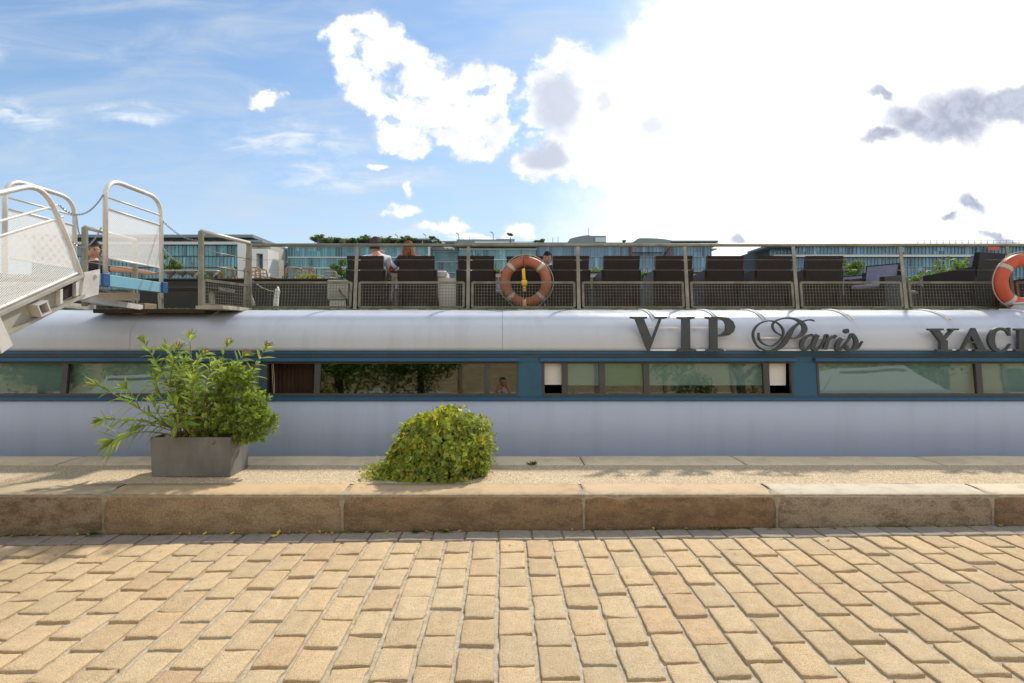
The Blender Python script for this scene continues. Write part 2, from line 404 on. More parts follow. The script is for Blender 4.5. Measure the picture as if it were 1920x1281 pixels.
# ------------------------------------------------------------------ kerb stones, gravel walk, coping
KT = .302
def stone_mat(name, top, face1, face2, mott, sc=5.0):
    """sawn stone: darker mottled colour on the vertical face, paler top"""
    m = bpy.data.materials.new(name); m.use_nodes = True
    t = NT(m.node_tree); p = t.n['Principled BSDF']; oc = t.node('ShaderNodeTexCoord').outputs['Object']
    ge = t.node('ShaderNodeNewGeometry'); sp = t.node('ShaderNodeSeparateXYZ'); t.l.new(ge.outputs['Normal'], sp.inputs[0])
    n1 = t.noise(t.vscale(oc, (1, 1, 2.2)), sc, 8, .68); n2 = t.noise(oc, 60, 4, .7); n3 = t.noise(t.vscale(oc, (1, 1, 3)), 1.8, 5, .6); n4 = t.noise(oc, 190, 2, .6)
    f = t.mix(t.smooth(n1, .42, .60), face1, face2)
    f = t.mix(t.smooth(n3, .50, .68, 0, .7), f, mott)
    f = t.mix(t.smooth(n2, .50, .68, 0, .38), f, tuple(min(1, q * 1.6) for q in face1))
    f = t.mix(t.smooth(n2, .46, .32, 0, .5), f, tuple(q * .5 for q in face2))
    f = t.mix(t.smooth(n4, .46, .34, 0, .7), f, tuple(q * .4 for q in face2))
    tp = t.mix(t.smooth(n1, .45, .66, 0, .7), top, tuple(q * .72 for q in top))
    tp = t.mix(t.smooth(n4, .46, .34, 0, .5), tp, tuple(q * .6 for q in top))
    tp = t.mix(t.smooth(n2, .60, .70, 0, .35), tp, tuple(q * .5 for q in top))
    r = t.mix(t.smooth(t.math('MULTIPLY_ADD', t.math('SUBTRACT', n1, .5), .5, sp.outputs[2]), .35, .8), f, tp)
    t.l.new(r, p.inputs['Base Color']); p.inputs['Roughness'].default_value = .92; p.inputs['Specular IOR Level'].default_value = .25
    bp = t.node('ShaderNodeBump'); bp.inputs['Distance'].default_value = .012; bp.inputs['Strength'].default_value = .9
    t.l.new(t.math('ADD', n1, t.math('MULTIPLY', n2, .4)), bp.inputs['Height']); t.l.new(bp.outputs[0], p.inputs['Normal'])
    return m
ks = [(-9.6, -7.2, 'tan'), (-7.2, -5.2, 'brown'), (-5.2, -3.205, 'lichen'), (-3.205, -1.285, 'tan'), (-1.285, .655, 'brown'), (.655, 2.205, 'rust'), (2.205, 3.94, 'pale'), (3.94, 5.9, 'umber'), (5.9, 7.8, 'tan'), (7.8, 9.6, 'lichen')]
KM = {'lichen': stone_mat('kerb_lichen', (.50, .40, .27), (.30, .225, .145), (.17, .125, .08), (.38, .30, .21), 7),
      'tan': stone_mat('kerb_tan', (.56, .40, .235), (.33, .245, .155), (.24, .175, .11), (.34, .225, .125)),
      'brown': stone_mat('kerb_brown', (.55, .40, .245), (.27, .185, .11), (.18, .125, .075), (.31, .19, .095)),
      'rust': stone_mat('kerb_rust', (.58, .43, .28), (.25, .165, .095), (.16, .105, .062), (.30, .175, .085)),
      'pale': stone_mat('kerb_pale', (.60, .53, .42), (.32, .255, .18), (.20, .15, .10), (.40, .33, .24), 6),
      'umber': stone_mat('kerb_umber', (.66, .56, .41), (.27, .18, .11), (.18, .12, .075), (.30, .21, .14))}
kd = {'lichen': 'kerb', 'tan': 'kerb', 'brown': 'kerb', 'rust': 'kerb', 'pale': 'kerb', 'umber': 'kerb'}
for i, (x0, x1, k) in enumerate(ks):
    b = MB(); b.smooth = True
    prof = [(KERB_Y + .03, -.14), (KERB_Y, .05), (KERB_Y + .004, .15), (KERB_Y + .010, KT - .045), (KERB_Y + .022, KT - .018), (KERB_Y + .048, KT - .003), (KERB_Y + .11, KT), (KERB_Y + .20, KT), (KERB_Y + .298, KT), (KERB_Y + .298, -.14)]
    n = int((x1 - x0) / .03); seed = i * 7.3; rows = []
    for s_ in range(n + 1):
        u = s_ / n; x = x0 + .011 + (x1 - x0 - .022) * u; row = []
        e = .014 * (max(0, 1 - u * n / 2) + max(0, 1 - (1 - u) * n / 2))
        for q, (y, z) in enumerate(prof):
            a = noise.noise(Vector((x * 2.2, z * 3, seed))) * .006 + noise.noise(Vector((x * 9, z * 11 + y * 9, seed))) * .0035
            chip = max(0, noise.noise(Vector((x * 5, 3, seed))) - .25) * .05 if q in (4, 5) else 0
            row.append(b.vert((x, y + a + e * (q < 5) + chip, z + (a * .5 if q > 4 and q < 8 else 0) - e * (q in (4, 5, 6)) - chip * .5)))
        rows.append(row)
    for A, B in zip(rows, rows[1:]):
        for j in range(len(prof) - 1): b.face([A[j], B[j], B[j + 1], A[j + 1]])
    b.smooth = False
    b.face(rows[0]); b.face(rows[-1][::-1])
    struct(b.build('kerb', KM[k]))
b = MB(); b.box((-9.6, KERB_Y + .020, -.12), (9.6, KERB_Y + .29, KT - .010)); struct(b.build('kerb_joint_mortar', mat('kerb_mortar', (.38, .32, .235), .95, var=.3, vscale=20, bump=.004)))

m_gravel = bpy.data.materials.new('gravel_walk'); m_gravel.use_nodes = True
t = NT(m_gravel.node_tree); p = t.n['Principled BSDF']; oc = t.node('ShaderNodeTexCoord').outputs['Object']
vo = t.node('ShaderNodeTexVoronoi'); t.l.new(oc, vo.inputs['Vector']); vo.inputs['Scale'].default_value = 130
vs_ = t.node('ShaderNodeSeparateColor'); t.l.new(vo.outputs['Color'], vs_.inputs[0])
g = t.mix(vs_.outputs[0], (.42, .31, .19), (.76, .60, .40))
g = t.mix(t.smooth(vs_.outputs[1], .82, .9, 0, .8), g, (.80, .74, .62))
g = t.mix(t.smooth(vs_.outputs[2], .9, .97, 0, .8), g, (.16, .11, .07))
g = t.mix(t.smooth(t.noise(oc, 3, 6, .65), .42, .70, 0, .5), g, (.50, .42, .30))
t.l.new(g, p.inputs['Base Color']); p.inputs['Roughness'].default_value = .95; p.inputs['Specular IOR Level'].default_value = .2
bp = t.node('ShaderNodeBump'); bp.inputs['Distance'].default_value = .006; bp.inputs['Strength'].default_value = 1
t.l.new(t.math('MULTIPLY', vo.outputs['Distance'], -1.), bp.inputs['Height']); t.l.new(bp.outputs[0], p.inputs['Normal'])
b = MB(); b.smooth = True
nx, ny = 380, 16
g_ = []
for j in range(ny + 1):
    row = []
    for i in range(nx + 1):
        x = -9.6 + 19.2 * i / nx; y = KERB_Y + .292 + (5.19 - KERB_Y - .292) * j / ny
        z = KT - .004 + noise.noise(Vector((x * 1.6, y * 2.4, 2))) * .009 + noise.noise(Vector((x * 9, y * 14, 2))) * .003
        row.append(b.vert((x, y, z)))
    g_.append(row)
for j in range(ny):
    for i in range(nx): b.face([g_[j][i], g_[j][i + 1], g_[j + 1][i + 1], g_[j + 1][i]])
struct(b.build('gravel_path', m_gravel))
# small loose stones and grit
b = MB(); sr = random.Random(11)
for _ in range(1500):
    x = sr.uniform(-6.5, 6.5); y = sr.choice((sr.uniform(4.56, 5.2), sr.uniform(4.6, 5.5))); r = sr.uniform(.002, .006)
    a = sr.uniform(0, 6.28); q = [(x + r * math.cos(a + k * 2.1) * sr.uniform(.7, 1.4), y + r * math.sin(a + k * 2.1), KT + .001) for k in range(3)]
    i0 = [b.vert(v) for v in q]; tp = b.vert((x, y, KT + r * 1.1))
    for k in range(3): b.face([i0[k], i0[(k + 1) % 3], tp])
tag(b.build('grit', mat('grit_stone', (.5, .42, .3), .9, c2=(.25, .18, .12), vscale=9)), kind='stuff', label='loose grit scattered on the gravel walk')

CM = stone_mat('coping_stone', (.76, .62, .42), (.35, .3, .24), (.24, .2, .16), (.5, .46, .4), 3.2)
xs = [-9.6, -7.9, -6.1, -4.35, -2.66, -.9, .8, 2.38, 4.3, 6.2, 8, 9.6]
for i, (x0, x1) in enumerate(zip(xs, xs[1:])):
    b = MB(); b.smooth = True; n = int((x1 - x0) / .04); rows = []
    for s_ in range(n + 1):
        x = x0 + .004 + (x1 - x0 - .008) * s_ / n
        wob = noise.noise(Vector((x * 3, 1, i))) * .006 + noise.noise(Vector((x * 11, 4, i))) * .008
        low = noise.noise(Vector((x * 1.1, 9, 0))) * .010
        e = .006 if s_ in (0, n) else 0
        rows.append([b.vert(q) for q in ((x, 5.192, .1), (x, 5.192, KT - .004 - e), (x, 5.21, KT + .004 - e), (x, 5.35, KT + .006 + low * .4 - e), (x, 5.50, KT + .006 + low * .7 - e), (x, 5.555 + wob, KT + low - e), (x, 5.58 + wob, KT - .02 + low), (x, 5.585, -1.6))])
    for A, B in zip(rows, rows[1:]):
        for j in range(7): b.face([A[j], B[j], B[j + 1], A[j + 1]])
    b.smooth = False; b.face(rows[0]); b.face(rows[-1][::-1])
    struct(b.build('quay_coping', CM))

# ------------------------------------------------------------------ the moored boat
yacht = empty('river_boat', label='long white and blue river boat with a lounge terrace on its roof', cat='boat')
def paint(name, c, c2, rough, bump=.0008, spec=.5, streak=True):
    m = bpy.data.materials.new(name); m.use_nodes = True
    t = NT(m.node_tree); p = t.n['Principled BSDF']; oc = t.node('ShaderNodeTexCoord').outputs['Object']
    n1 = t.noise(t.vscale(oc, (2.2, 1, .25)), 2.4, 6, .62); n2 = t.noise(oc, 3, 7, .7); n3 = t.noise(oc, 35, 4, .7)
    f = t.mix(t.smooth(n1, .45, .75, 0, .8 if streak else .3), c, c2)
    f = t.mix(t.smooth(n3, .66, .74, 0, .35), f, tuple(q * .55 for q in c2))
    nr = t.noise(t.vscale(oc, (7, 1, .16)), 3.1, 5, .7); nm = t.noise(oc, .9, 4, .6)
    f = t.mix(t.math('MULTIPLY', t.smooth(nr, .62, .80, 0, .35), t.smooth(nm, .42, .62)), f, (.33, .30, .27))
    ns = t.noise(oc, 90, 3, .7); f = t.mix(t.math('MULTIPLY', t.smooth(ns, .70, .76, 0, .6), t.smooth(nm, .5, .6)), f, (.16, .14, .12))
    t.l.new(f, p.inputs['Base Color']); t.l.new(t.smooth(n2, .3, .7, rough * .8, rough * 1.25), p.inputs['Roughness']); p.inputs['Specular IOR Level'].default_value = spec
    bp = t.node('ShaderNodeBump'); bp.inputs['Distance'].default_value = .02; bp.inputs['Strength'].default_value = .35
    t.l.new(t.noise(oc, 1.3, 2, .5), bp.inputs['Height']); t.l.new(bp.outputs[0], p.inputs['Normal'])
    return m
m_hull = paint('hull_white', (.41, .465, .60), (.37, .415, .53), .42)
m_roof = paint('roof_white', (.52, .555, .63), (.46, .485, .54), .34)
m_blue = paint('hull_blue', (.018, .090, .155), (.015, .072, .125), .45)
m_blue2 = paint('ledge_blue', (.020, .088, .18), (.016, .07, .13), .5)
m_rust = mat('rust_stain', (.20, .13, .09), .8, c2=(.30, .24, .20), vscale=20)
m_frame = mat('window_frame_dark', (.060, .058, .058), .5, var=.2, vscale=4)
m_dark = mat('dark_interior', (.020, .012, .008), .9)
m_brown = mat('brown_curtain', (.060, .026, .013), .85, c2=(.035, .015, .008), vscale=3, stretch=(6, 1, .5))
m_steel = mat('rail_steel', (.30, .28, .225), .42, .55, c2=(.20, .185, .14), vscale=5)
m_steel2 = mat('rail_steel_dull', (.23, .21, .165), .5, .45, c2=(.15, .135, .10), vscale=7)
XA, XB = -13.0, 15.0
T = math.tan(R(5.1))
HY = 5.90
def wy(z): return HY + .012 + (z - .84) * T           # window wall leans back a little
stations = [XA + (XB - XA) * i / 56 for i in range(57)]
b = MB(); b.smooth = True
b.extrude_x([(HY + .12, -1.4), (HY + .03, -.6), (HY, 0), (HY - .004, .45), (HY, .825), (HY + .008, .832)], stations)
b.smooth = False
b.extrude_x([(HY + .008, .832), (HY + .30, .832)], [XA, XB])
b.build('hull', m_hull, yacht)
b = MB(); b.box((XA, 12.2, -1.4), (XB, 12.3, 1.5)); b.box((XA, HY + .4, -1.4), (XA + .05, 12.2, 1.5)); b.box((XB - .05, HY + .4, -1.4), (XB, 12.2, 1.5)); b.build('far_side', m_hull, yacht)
ZB, ZT = .836, 1.398                                   # blue band
# windows: openings in px
WIN = [(-640, 115, 0), (127, 490, 0)]
openings = [(-700, 490), (497, 972), (1017, 1487), (1532, 2190), (2240, 2700)]
def px2x(px, Y=5.93): return (px - VX) * Y / FPX
WZ0, WZ1 = .888, 1.258
ops = [(px2x(a), px2x(c)) for a, c in openings]
b = MB()
def wall(x0, x1, z0, z1, off=0., th=.05):
    b.hexa([(x0, wy(z0) + off, z0), (x1, wy(z0) + off, z0), (x1, wy(z0) + off + th, z0), (x0, wy(z0) + off + th, z0), (x0, wy(z1) + off, z1), (x1, wy(z1) + off, z1), (x1, wy(z1) + off + th, z1), (x0, wy(z1) + off + th, z1)])
wall(XA, XB, ZB, WZ0 - .004); wall(XA, XB, WZ1 + .004, ZT)
xs = [XA] + [v for o_ in ops for v in o_] + [XB]
for x0, x1 in zip(xs[::2], xs[1::2]): wall(x0, x1, WZ0 - .002, WZ1 + .002)
b.build('window_band', m_blue, yacht)
b = MB()
wall(XA, XB, ZB + .002, ZB + .030, -.028, .028)                                     # low ledge
wall(XA, XB, ZT - .045, ZT - .003, -.016, .016)                                      # strip under the roof edge
b.build('rubbing_ledge', m_blue2, yacht)
for (x0, x1) in ops:
    b = MB(); wall(x0 - .03, x1 + .03, WZ1 + .012, WZ1 + .048, -.045, .045); b.build('drip_rail', m_blue2, yacht)
b = MB(); wall(XA, XB, WZ1 + .062, WZ1 + .078, -.010, .010); b.build('seam_strip', m_frame, yacht)

m_glass = bpy.data.materials.new('window_glass'); m_glass.use_nodes = True
t = NT(m_glass.node_tree); t.n.remove(t.n['Principled BSDF'])
gl = t.node('ShaderNodeBsdfGlossy'); gl.inputs['Color'].default_value = (.92, .96, .95, 1); gl.inputs['Roughness'].default_value = .022
tr = t.node('ShaderNodeBsdfTransparent'); tr.inputs[0].default_value = (.62, .80, .78, 1)
ly = t.node('ShaderNodeLayerWeight'); ly.inputs['Blend'].default_value = .35
ms = t.node('ShaderNodeMixShader'); t.l.new(t.smooth(ly.outputs['Fresnel'], 0, 1, .14, .95), ms.inputs[0]); t.l.new(tr.outputs[0], ms.inputs[1]); t.l.new(gl.outputs[0], ms.inputs[2])
bp = t.node('ShaderNodeBump'); bp.inputs['Distance'].default_value = .002; bp.inputs['Strength'].default_value = .4
t.l.new(t.noise(t.node('ShaderNodeTexCoord').outputs['Object'], 2.2, 1, .5), bp.inputs['Height']); t.l.new(bp.outputs[0], gl.inputs['Normal'])
t.l.new(ms.outputs[0], t.n['Material Output'].inputs[0])
m_blind = mat('roller_blind', (.60, .62, .60), .8, var=.06, vscale=2)
m_blind_g = mat('green_blind', (.24, .44, .30), .8)
m_blind_w = mat('white_blind', (.80, .78, .75), .8)
def window(x0p, x1p, mull, blinds, hinge=None, label=None, opens=()):
    """mull: mullion centres in px; blinds: (x0,x1,bottom z,material); opens: spans with no glass"""
    nonlocal_b = MB(); x0, x1 = px2x(x0p), px2x(x1p); f = MB()
    def w2(bb, xa, xb, za, zb, off, th):
        bb.hexa([(xa, wy(za) + off, za), (xb, wy(za) + off, za), (xb, wy(za) + off + th, za), (xa, wy(za) + off + th, za), (xa, wy(zb) + off, zb), (xb, wy(zb) + off, zb), (xb, wy(zb) + off + th, zb), (xa, wy(zb) + off + th, zb)])
    w2(f, x0, x1, WZ0, WZ0 + .026, -.006, .05); w2(f, x0, x1, WZ1 - .014, WZ1, -.006, .05)
    ml = sorted([x0 + .012, x1 - .012] + [px2x(q) for q in mull])
    for q in ml:
        wd = .012 if q in (x0 + .012, x1 - .012) else .033
        w2(f, q - wd, q + wd, WZ0 + .026, WZ1 - .014, -.008, .04)
    fr = f.build('window', m_frame, yacht)
    for a, c in zip(ml, ml[1:]):
        mid = VX + (a + c) / 2 / 5.93 * FPX
        if any(o_[0] < mid < o_[1] for o_ in opens): continue
        p_ = MB(); p_.quad((a, wy(WZ0) + .012, WZ0 + .01), (c, wy(WZ0) + .012, WZ0 + .01), (c, wy(WZ1) + .012, WZ1 - .01), (a, wy(WZ1) + .012, WZ1 - .01)); p_.build('pane', m_glass, fr)
    for (a, c, zb, m) in blinds:
        p_ = MB(); a = px2x(a, 6.0); c = px2x(c, 6.0); p_.box((a, wy(1.25) + .07, zb), (c, wy(1.25) + .076, WZ1 + .03)); p_.bbox((a, wy(1.25) + .066, zb - .012), (c, wy(1.25) + .080, zb), .003); p_.build('blind', m, fr)
    return fr
window(-700, 490, [-500, -300, -120, 121], [(-690, 488, .90, m_blind)])
window(497, 972, [595, 913], [], opens=[(490, 596)])
window(1017, 1487, [1059, 1129, 1212, 1437], [(1018, 1054, 1.012, m_blind_w), (1056, 1130, 1.005, m_blind), (1131, 1210, 1.000, m_blind_g), (1212, 1436, 1.005, m_blind), (1444, 1475, 1.005, m_blind_w)], opens=[(1010, 1059), (1438, 1490)])
window(1532, 2190, [1836, 2020], [(1535, 2185, .915, m_blind)])
window(2240, 2700, [2400, 2560], [(2243, 2695, .915, m_blind)])
# cabin behind the glass
b = MB(); b.box((XA + .1, 9.0, -.2), (XB - .1, 9.1, 1.6)); b.box((XA + .1, HY + .3, -.25), (XB - .1, 9, -.2)); b.box((XA + .1, 6.5, 1.60), (XB - .1, 12.2, 1.65)); b.build('cabin_wall', m_dark, yacht)
b = MB()
x0, x1 = px2x(499, 6.1), px2x(592, 6.1)
for k in range(24):
    xa = x0 + (x1 - x0) * k / 24; xb = x0 + (x1 - x0) * (k + 1) / 24
    b.quad((xa, 6.12 + .01 * (k % 2), .86), (xb, 6.12 + .01 * ((k + 1) % 2), .86), (xb, 6.12 + .01 * ((k + 1) % 2), 1.3), (xa, 6.12 + .01 * (k % 2), 1.3))
b.build('curtain', m_brown, yacht)
b = MB(); xx = px2x(507)
b.tube([(xx, 5.97, 1.25), (xx + .012, 5.965, 1.05), (xx + .02, 5.965, .915), (xx + .032, 5.965, .90), (xx + .03, 5.965, 1.02), (xx + .016, 5.97, 1.25)], .0028, 5); b.build('blind_cord', mat('cord', (.5, .42, .32), .8), yacht)
# things glimpsed under the blinds: seat backs
for (pa, pb_, h) in ((1075, 1120, .975), (1240, 1300, .985), (1320, 1400, .96), (1150, 1190, .96), (700, 718, .93)):
    b = MB(); c0x = px2x((pa + pb_) / 2, 6.4); hw = (pb_ - pa) / 2 * .0064
    pts = [(c0x - hw, .55), (c0x - hw, h - .05), (c0x - hw * .7, h), (c0x + hw * .7, h), (c0x + hw, h - .05), (c0x + hw, .55)]
    b.prism(pts, 6.35, 6.42); b.build('cabin_seat', mat('cabin_seat_fabric', (.16, .15, .15), .8) if pa != 700 else mat('lamp_white', (.6, .62, .62), .6), yacht)

# rounded roof shoulder, in plates with visible seams
RP = [(5.955, ZT - .006), (5.928, ZT - .004), (5.925, ZT + .03), (5.927, 1.50)]
for k in range(1, 15):
    a = math.pi / 2 * k / 14; RP.append((6.52 - .593 * math.cos(a) ** .92, 1.50 + .362 * math.sin(a) ** .95))
RP.append((6.60, 1.862))
cuts = [XA, -7.2, px2x(252, 6), px2x(942, 6.0), px2x(1790, 6) + 2, XB]
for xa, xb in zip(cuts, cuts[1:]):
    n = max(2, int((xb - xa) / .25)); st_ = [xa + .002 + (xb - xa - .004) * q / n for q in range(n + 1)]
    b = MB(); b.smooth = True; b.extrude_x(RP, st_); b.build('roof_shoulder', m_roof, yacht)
b = MB(); b.extrude_x([(y + .006, z - .004) for y, z in RP], [XA, XB]); b.build('roof_lining', mat('roof_seam', (.42, .42, .45), .8), yacht)
def roof_pt(k): return RP[k]
m_strap = mat('roof_strap', (.80, .79, .78), .55, var=.15, vscale=10)
for px in (1207, 1320, 1405, 1562, 1737, 1905):
    b = MB(); xc = px2x(px, 6.3)
    for s_ in (-.018, .018):
        row = []
        for k in range(9, 19):
            y, z = RP[k]; y2, z2 = RP[max(k - 1, 0)]; nrm = Vector((0, -(z - z2), (y - y2))).normalized() * .006
            row.append(Vector((xc + s_ + .05 * (18 - k) / 9 * 1.2, y + nrm.y, z + nrm.z)))
        b.tube(row, .011, 6)
    b.build('roof_strap', m_strap, yacht)
b = MB(); b.quad((XA, 6.56, 1.86), (XB, 6.56, 1.86), (XB, 12.3, 1.86), (XA, 12.3, 1.86)); b.build('deck', mat('deck_green', (.10, .14, .055), .95, c2=(.16, .17, .10), vscale=2, bump=.004), yacht)
b = MB(); b.box((XA, 6.50, 1.858), (XB, 6.556, 1.878)); b.build('deck_edge', mat('deck_edge_stone', (.34, .36, .28), .8, c2=(.14, .18, .07), vscale=9, vlo=.4, vhi=.6), yacht)
# moss growing along the deck edge
b = MB(); mr_ = random.Random(5)
for _ in range(2600):
    x = mr_.uniform(-5.6, 7.5) if mr_.random() < .6 else mr_.choice([-.35, -2.9, 1.7, 4.9, 3.1, -4.0]) + mr_.gauss(0, .12)
    y = mr_.uniform(6.48, 6.56); h = mr_.uniform(.006, .022); a = mr_.uniform(0, 3.14); r = mr_.uniform(.003, .008)
    i = [b.vert((x + r * math.cos(a), y + r * math.sin(a), 1.872)), b.vert((x - r * math.cos(a), y - r * math.sin(a), 1.872)), b.vert((x + mr_.uniform(-.01, .01), y + mr_.uniform(-.01, .004), 1.872 + h))]
    b.face(i)
tag(b.build('moss', mat('moss_green', (.13, .17, .03), .9, c2=(.22, .22, .06), vscale=8), yacht), kind='stuff')

# raised sign lettering
m_letter = mat('letter_grey', (.052, .062, .070), .5, var=.2, vscale=9)
LY = 5.86
def P2(px, py): v = at(px, py, LY); return (v.x, v.z)
stag = [0]
def strokes(parts, name='sign_letter'):
    """parts: polygons in px; each pushed back to a thickness, fronts a hair apart"""
    b = MB()
    for q in parts:
        stag[0] = (stag[0] + 1) % 7; o_ = stag[0] * .0011
        pts = [P2(*p) for p in q]
        b.prism(pts, LY - .012 - o_, LY + .028 - o_ * .5)
    return b.build(name, m_letter, yacht)
def ribbon(pts, wf, n=40):
    """smooth curve through px points, width by function or list; a list of small quads"""
    P_ = [Vector((x, y)) for x, y in pts]; out = []
    def cr(u):
        k = min(int(u), len(P_) - 2); f = u - k
        p0 = P_[max(k - 1, 0)]; p1 = P_[k]; p2 = P_[k + 1]; p3 = P_[min(k + 2, len(P_) - 1)]
        return .5 * ((2 * p1) + (p2 - p0) * f + (2 * p0 - 5 * p1 + 4 * p2 - p3) * f * f + (3 * p1 - p0 - 3 * p2 + p3) * f ** 3)
    def wd(u):
        k = min(int(u), len(wf) - 2); f = u - k; return wf[k] * (1 - f) + wf[k + 1] * f
    L = len(P_) - 1; N = L * 7
    S = [cr(L * i / N) for i in range(N + 1)]; Wd = [wd(L * i / N) for i in range(N + 1)]
    lft, rgt = [], []
    for i in range(N + 1):
        tt = S[min(i + 1, N)] - S[max(i - 1, 0)]; tt = tt.normalized() if tt.length > 0 else Vector((1, 0)); nn = Vector((-tt.y, tt.x))
        lft.append(S[i] + nn * Wd[i] / 2); rgt.append(S[i] - nn * Wd[i] / 2)
    return lft, rgt
def ribbon_letter(ribs, polys=(), name='sign_letter'):
    b = MB()
    for (pts, wf) in ribs:
        stag[0] = (stag[0] + 1) % 7; o_ = stag[0] * .0011
        l, r = ribbon(pts, wf); A = []
        for p, q in zip(l, r):
            x1, z1 = P2(p.x, p.y); x2, z2 = P2(q.x, q.y)
            A.append([b.vert((x1, LY - .012 - o_, z1)), b.vert((x2, LY - .012 - o_, z2)), b.vert((x2, LY + .02 - o_, z2)), b.vert((x1, LY + .02 - o_, z1))])
        for u, v in zip(A, A[1:]):
            for j in range(4): b.face([u[j], v[j], v[(j + 1) % 4], u[(j + 1) % 4]])
        b.face(A[0]); b.face(A[-1][::-1])
    for q in polys:
        stag[0] = (stag[0] + 1) % 7; o_ = stag[0] * .0011
        b.prism([P2(*p) for p in q], LY - .012 - o_, LY + .02 - o_)
    return b.build(name, m_letter, yacht)
# V I P
strokes([[(1181, 594), (1213, 594), (1213, 597), (1207, 598.5), (1190, 598.5), (1181, 597)], [(1190, 597), (1206.5, 597), (1222, 636), (1218, 658), (1214, 658)],
         [(1217.5, 658), (1214, 658), (1220, 640), (1236, 597), (1240.5, 597)], [(1228, 594), (1250, 594), (1250, 597), (1244, 598.5), (1232, 598.5), (1228, 597)]])
strokes([[(1269, 594), (1302, 594), (1302, 597.5), (1294, 599), (1277, 599), (1269, 597.5)], [(1278, 598), (1293, 598), (1293.5, 654), (1278.5, 654)], [(1278.5, 653), (1294, 653), (1305, 655.5), (1305, 659), (1270, 659), (1270, 655.5)]])
bowl_o = [(1344, 594), (1352, 594), (1365, 596), (1374, 603), (1378, 613), (1375, 622), (1366, 629), (1354, 631), (1342, 631)]
bowl_i = [(1344, 598), (1350, 598.5), (1357, 602), (1361, 613), (1357, 623), (1351, 627), (1342, 627.5)]
bowl = [[bowl_o[k], bowl_o[k + 1], bowl_i[min(k + 1, 6)], bowl_i[min(k, 6)]] for k in range(8)]
bo = bowl_o; bi = [bowl_i[0], (1348, 598.2), bowl_i[2], (1360, 607), bowl_i[3], (1360, 620), bowl_i[4], bowl_i[5], bowl_i[6]]
strokes([[bo[k], bo[k + 1], bi[k + 1], bi[k]] for k in range(8)] + [[(1322, 594), (1345, 594), (1345, 599), (1330, 599), (1322, 597.5)], [(1330, 598), (1344.5, 598), (1345, 654), (1331, 654)], [(1331, 653), (1345, 653), (1357, 655.5), (1357, 659), (1324, 659), (1324, 655.5)]])
# script Paris
ribbon_letter([([(1526, 602), (1519, 600), (1510, 601), (1500, 605), (1488, 614), (1480, 626), (1472, 640), (1462, 651), (1448, 657.5), (1434, 657), (1420, 649), (1413, 636), (1412, 624), (1418, 612), (1430, 604), (1446, 602), (1460, 608), (1468, 620), (1466, 633), (1456, 644), (1444, 649), (1431, 645), (1423, 636), (1422, 624)],
                [2.2, 2.8, 3, 3.4, 5.5, 9, 9, 7, 3.6, 2.6, 2.6, 3.2, 3.6, 3, 2.6, 2.4, 2.6, 3, 2.6, 2.2, 2.2, 2.4, 3.2, 2.6]),
               ([(1466, 630), (1453, 622), (1448, 611), (1454, 602), (1470, 597), (1488, 598), (1503, 606), (1508, 618), (1501, 628), (1487, 634), (1476, 632)],
                [2.2, 2.6, 3, 2.8, 2.8, 3.4, 7, 9.5, 7, 3.2, 2])])
ribbon_letter([([(1528, 632), (1520, 628), (1509, 634), (1503, 646), (1506, 655), (1514, 654), (1523, 645), (1530, 633)], [3, 4.5, 6, 7.5, 6, 4, 2.4, 2.4]),
               ([(1533, 628), (1527, 640), (1524, 650), (1527, 656), (1534, 654), (1542, 645)], [7, 8, 8, 6.5, 3, 1.8])])
ribbon_letter([([(1538, 650), (1545, 638), (1549, 629), (1551, 637), (1546, 655)], [1.8, 3, 6, 7, 8]), ([(1549, 646), (1556, 636), (1563, 630), (1567, 633)], [2.4, 3, 5, 7])])
ribbon_letter([([(1577, 634), (1570, 646), (1569, 655), (1577, 654), (1586, 643)], [6, 8, 7, 3.5, 1.8])], [[(1586 + 5.2 * math.cos(a * .524), 621 + 4.8 * math.sin(a * .524)) for a in range(12)]])
ribbon_letter([([(1580, 650), (1590, 638), (1596, 627), (1603, 636), (1604, 648), (1596, 656.5), (1586, 653), (1588, 648)], [1.8, 2.8, 5, 7, 8.5, 5, 5.5, 6]), ([(1598, 656), (1608, 653), (1614, 645), (1617, 640)], [3, 3, 2.6, 2])])
# Y A C H T
strokes([[(1740, 616), (1768, 616), (1768, 619.5), (1740, 619.5)], [(1745, 618.5), (1760, 618.5), (1774, 641), (1763, 642)], [(1763, 639), (1769, 639.5), (1788, 618.5), (1783, 618.5)], [(1779, 616), (1796, 616), (1796, 619.5), (1779, 619.5)], [(1762, 639), (1775, 638), (1775, 656), (1762, 656)], [(1754, 655), (1783, 655), (1783, 659), (1754, 659)]])
strokes([[(1823, 615), (1827, 615), (1847, 656), (1833, 656), (1818, 626)], [(1821, 619), (1824, 620), (1806, 656), (1801.5, 656)], [(1812, 640), (1833, 640), (1835, 643.5), (1810, 643.5)], [(1797, 655), (1813, 655), (1813, 659), (1797, 659)], [(1826, 655), (1853, 655), (1853, 659), (1826, 659)]])
ribbon_letter([([(1891, 628), (1884, 619), (1873, 616.5), (1862, 622), (1857, 637), (1862, 652), (1873, 658), (1884, 656), (1893, 645)], [2.5, 4, 4.5, 9, 13, 9.5, 4.5, 3.5, 2])], [[(1888, 614.5), (1892, 614.5), (1892.5, 630), (1889.5, 630)]])
strokes([[(1903, 616), (1929, 616), (1929, 619.5), (1903, 619.5)], [(1909, 618.5), (1923, 618.5), (1923, 656), (1909, 656)], [(1903, 655), (1929, 655), (1929, 659), (1903, 659)], [(1922, 635), (1943, 635), (1943, 639), (1922, 639)], [(1937, 616), (1963, 616), (1963, 619.5), (1937, 619.5)], [(1942, 618.5), (1956, 618.5), (1956, 656), (1942, 656)], [(1937, 655), (1963, 655), (1963, 659), (1937, 659)]])
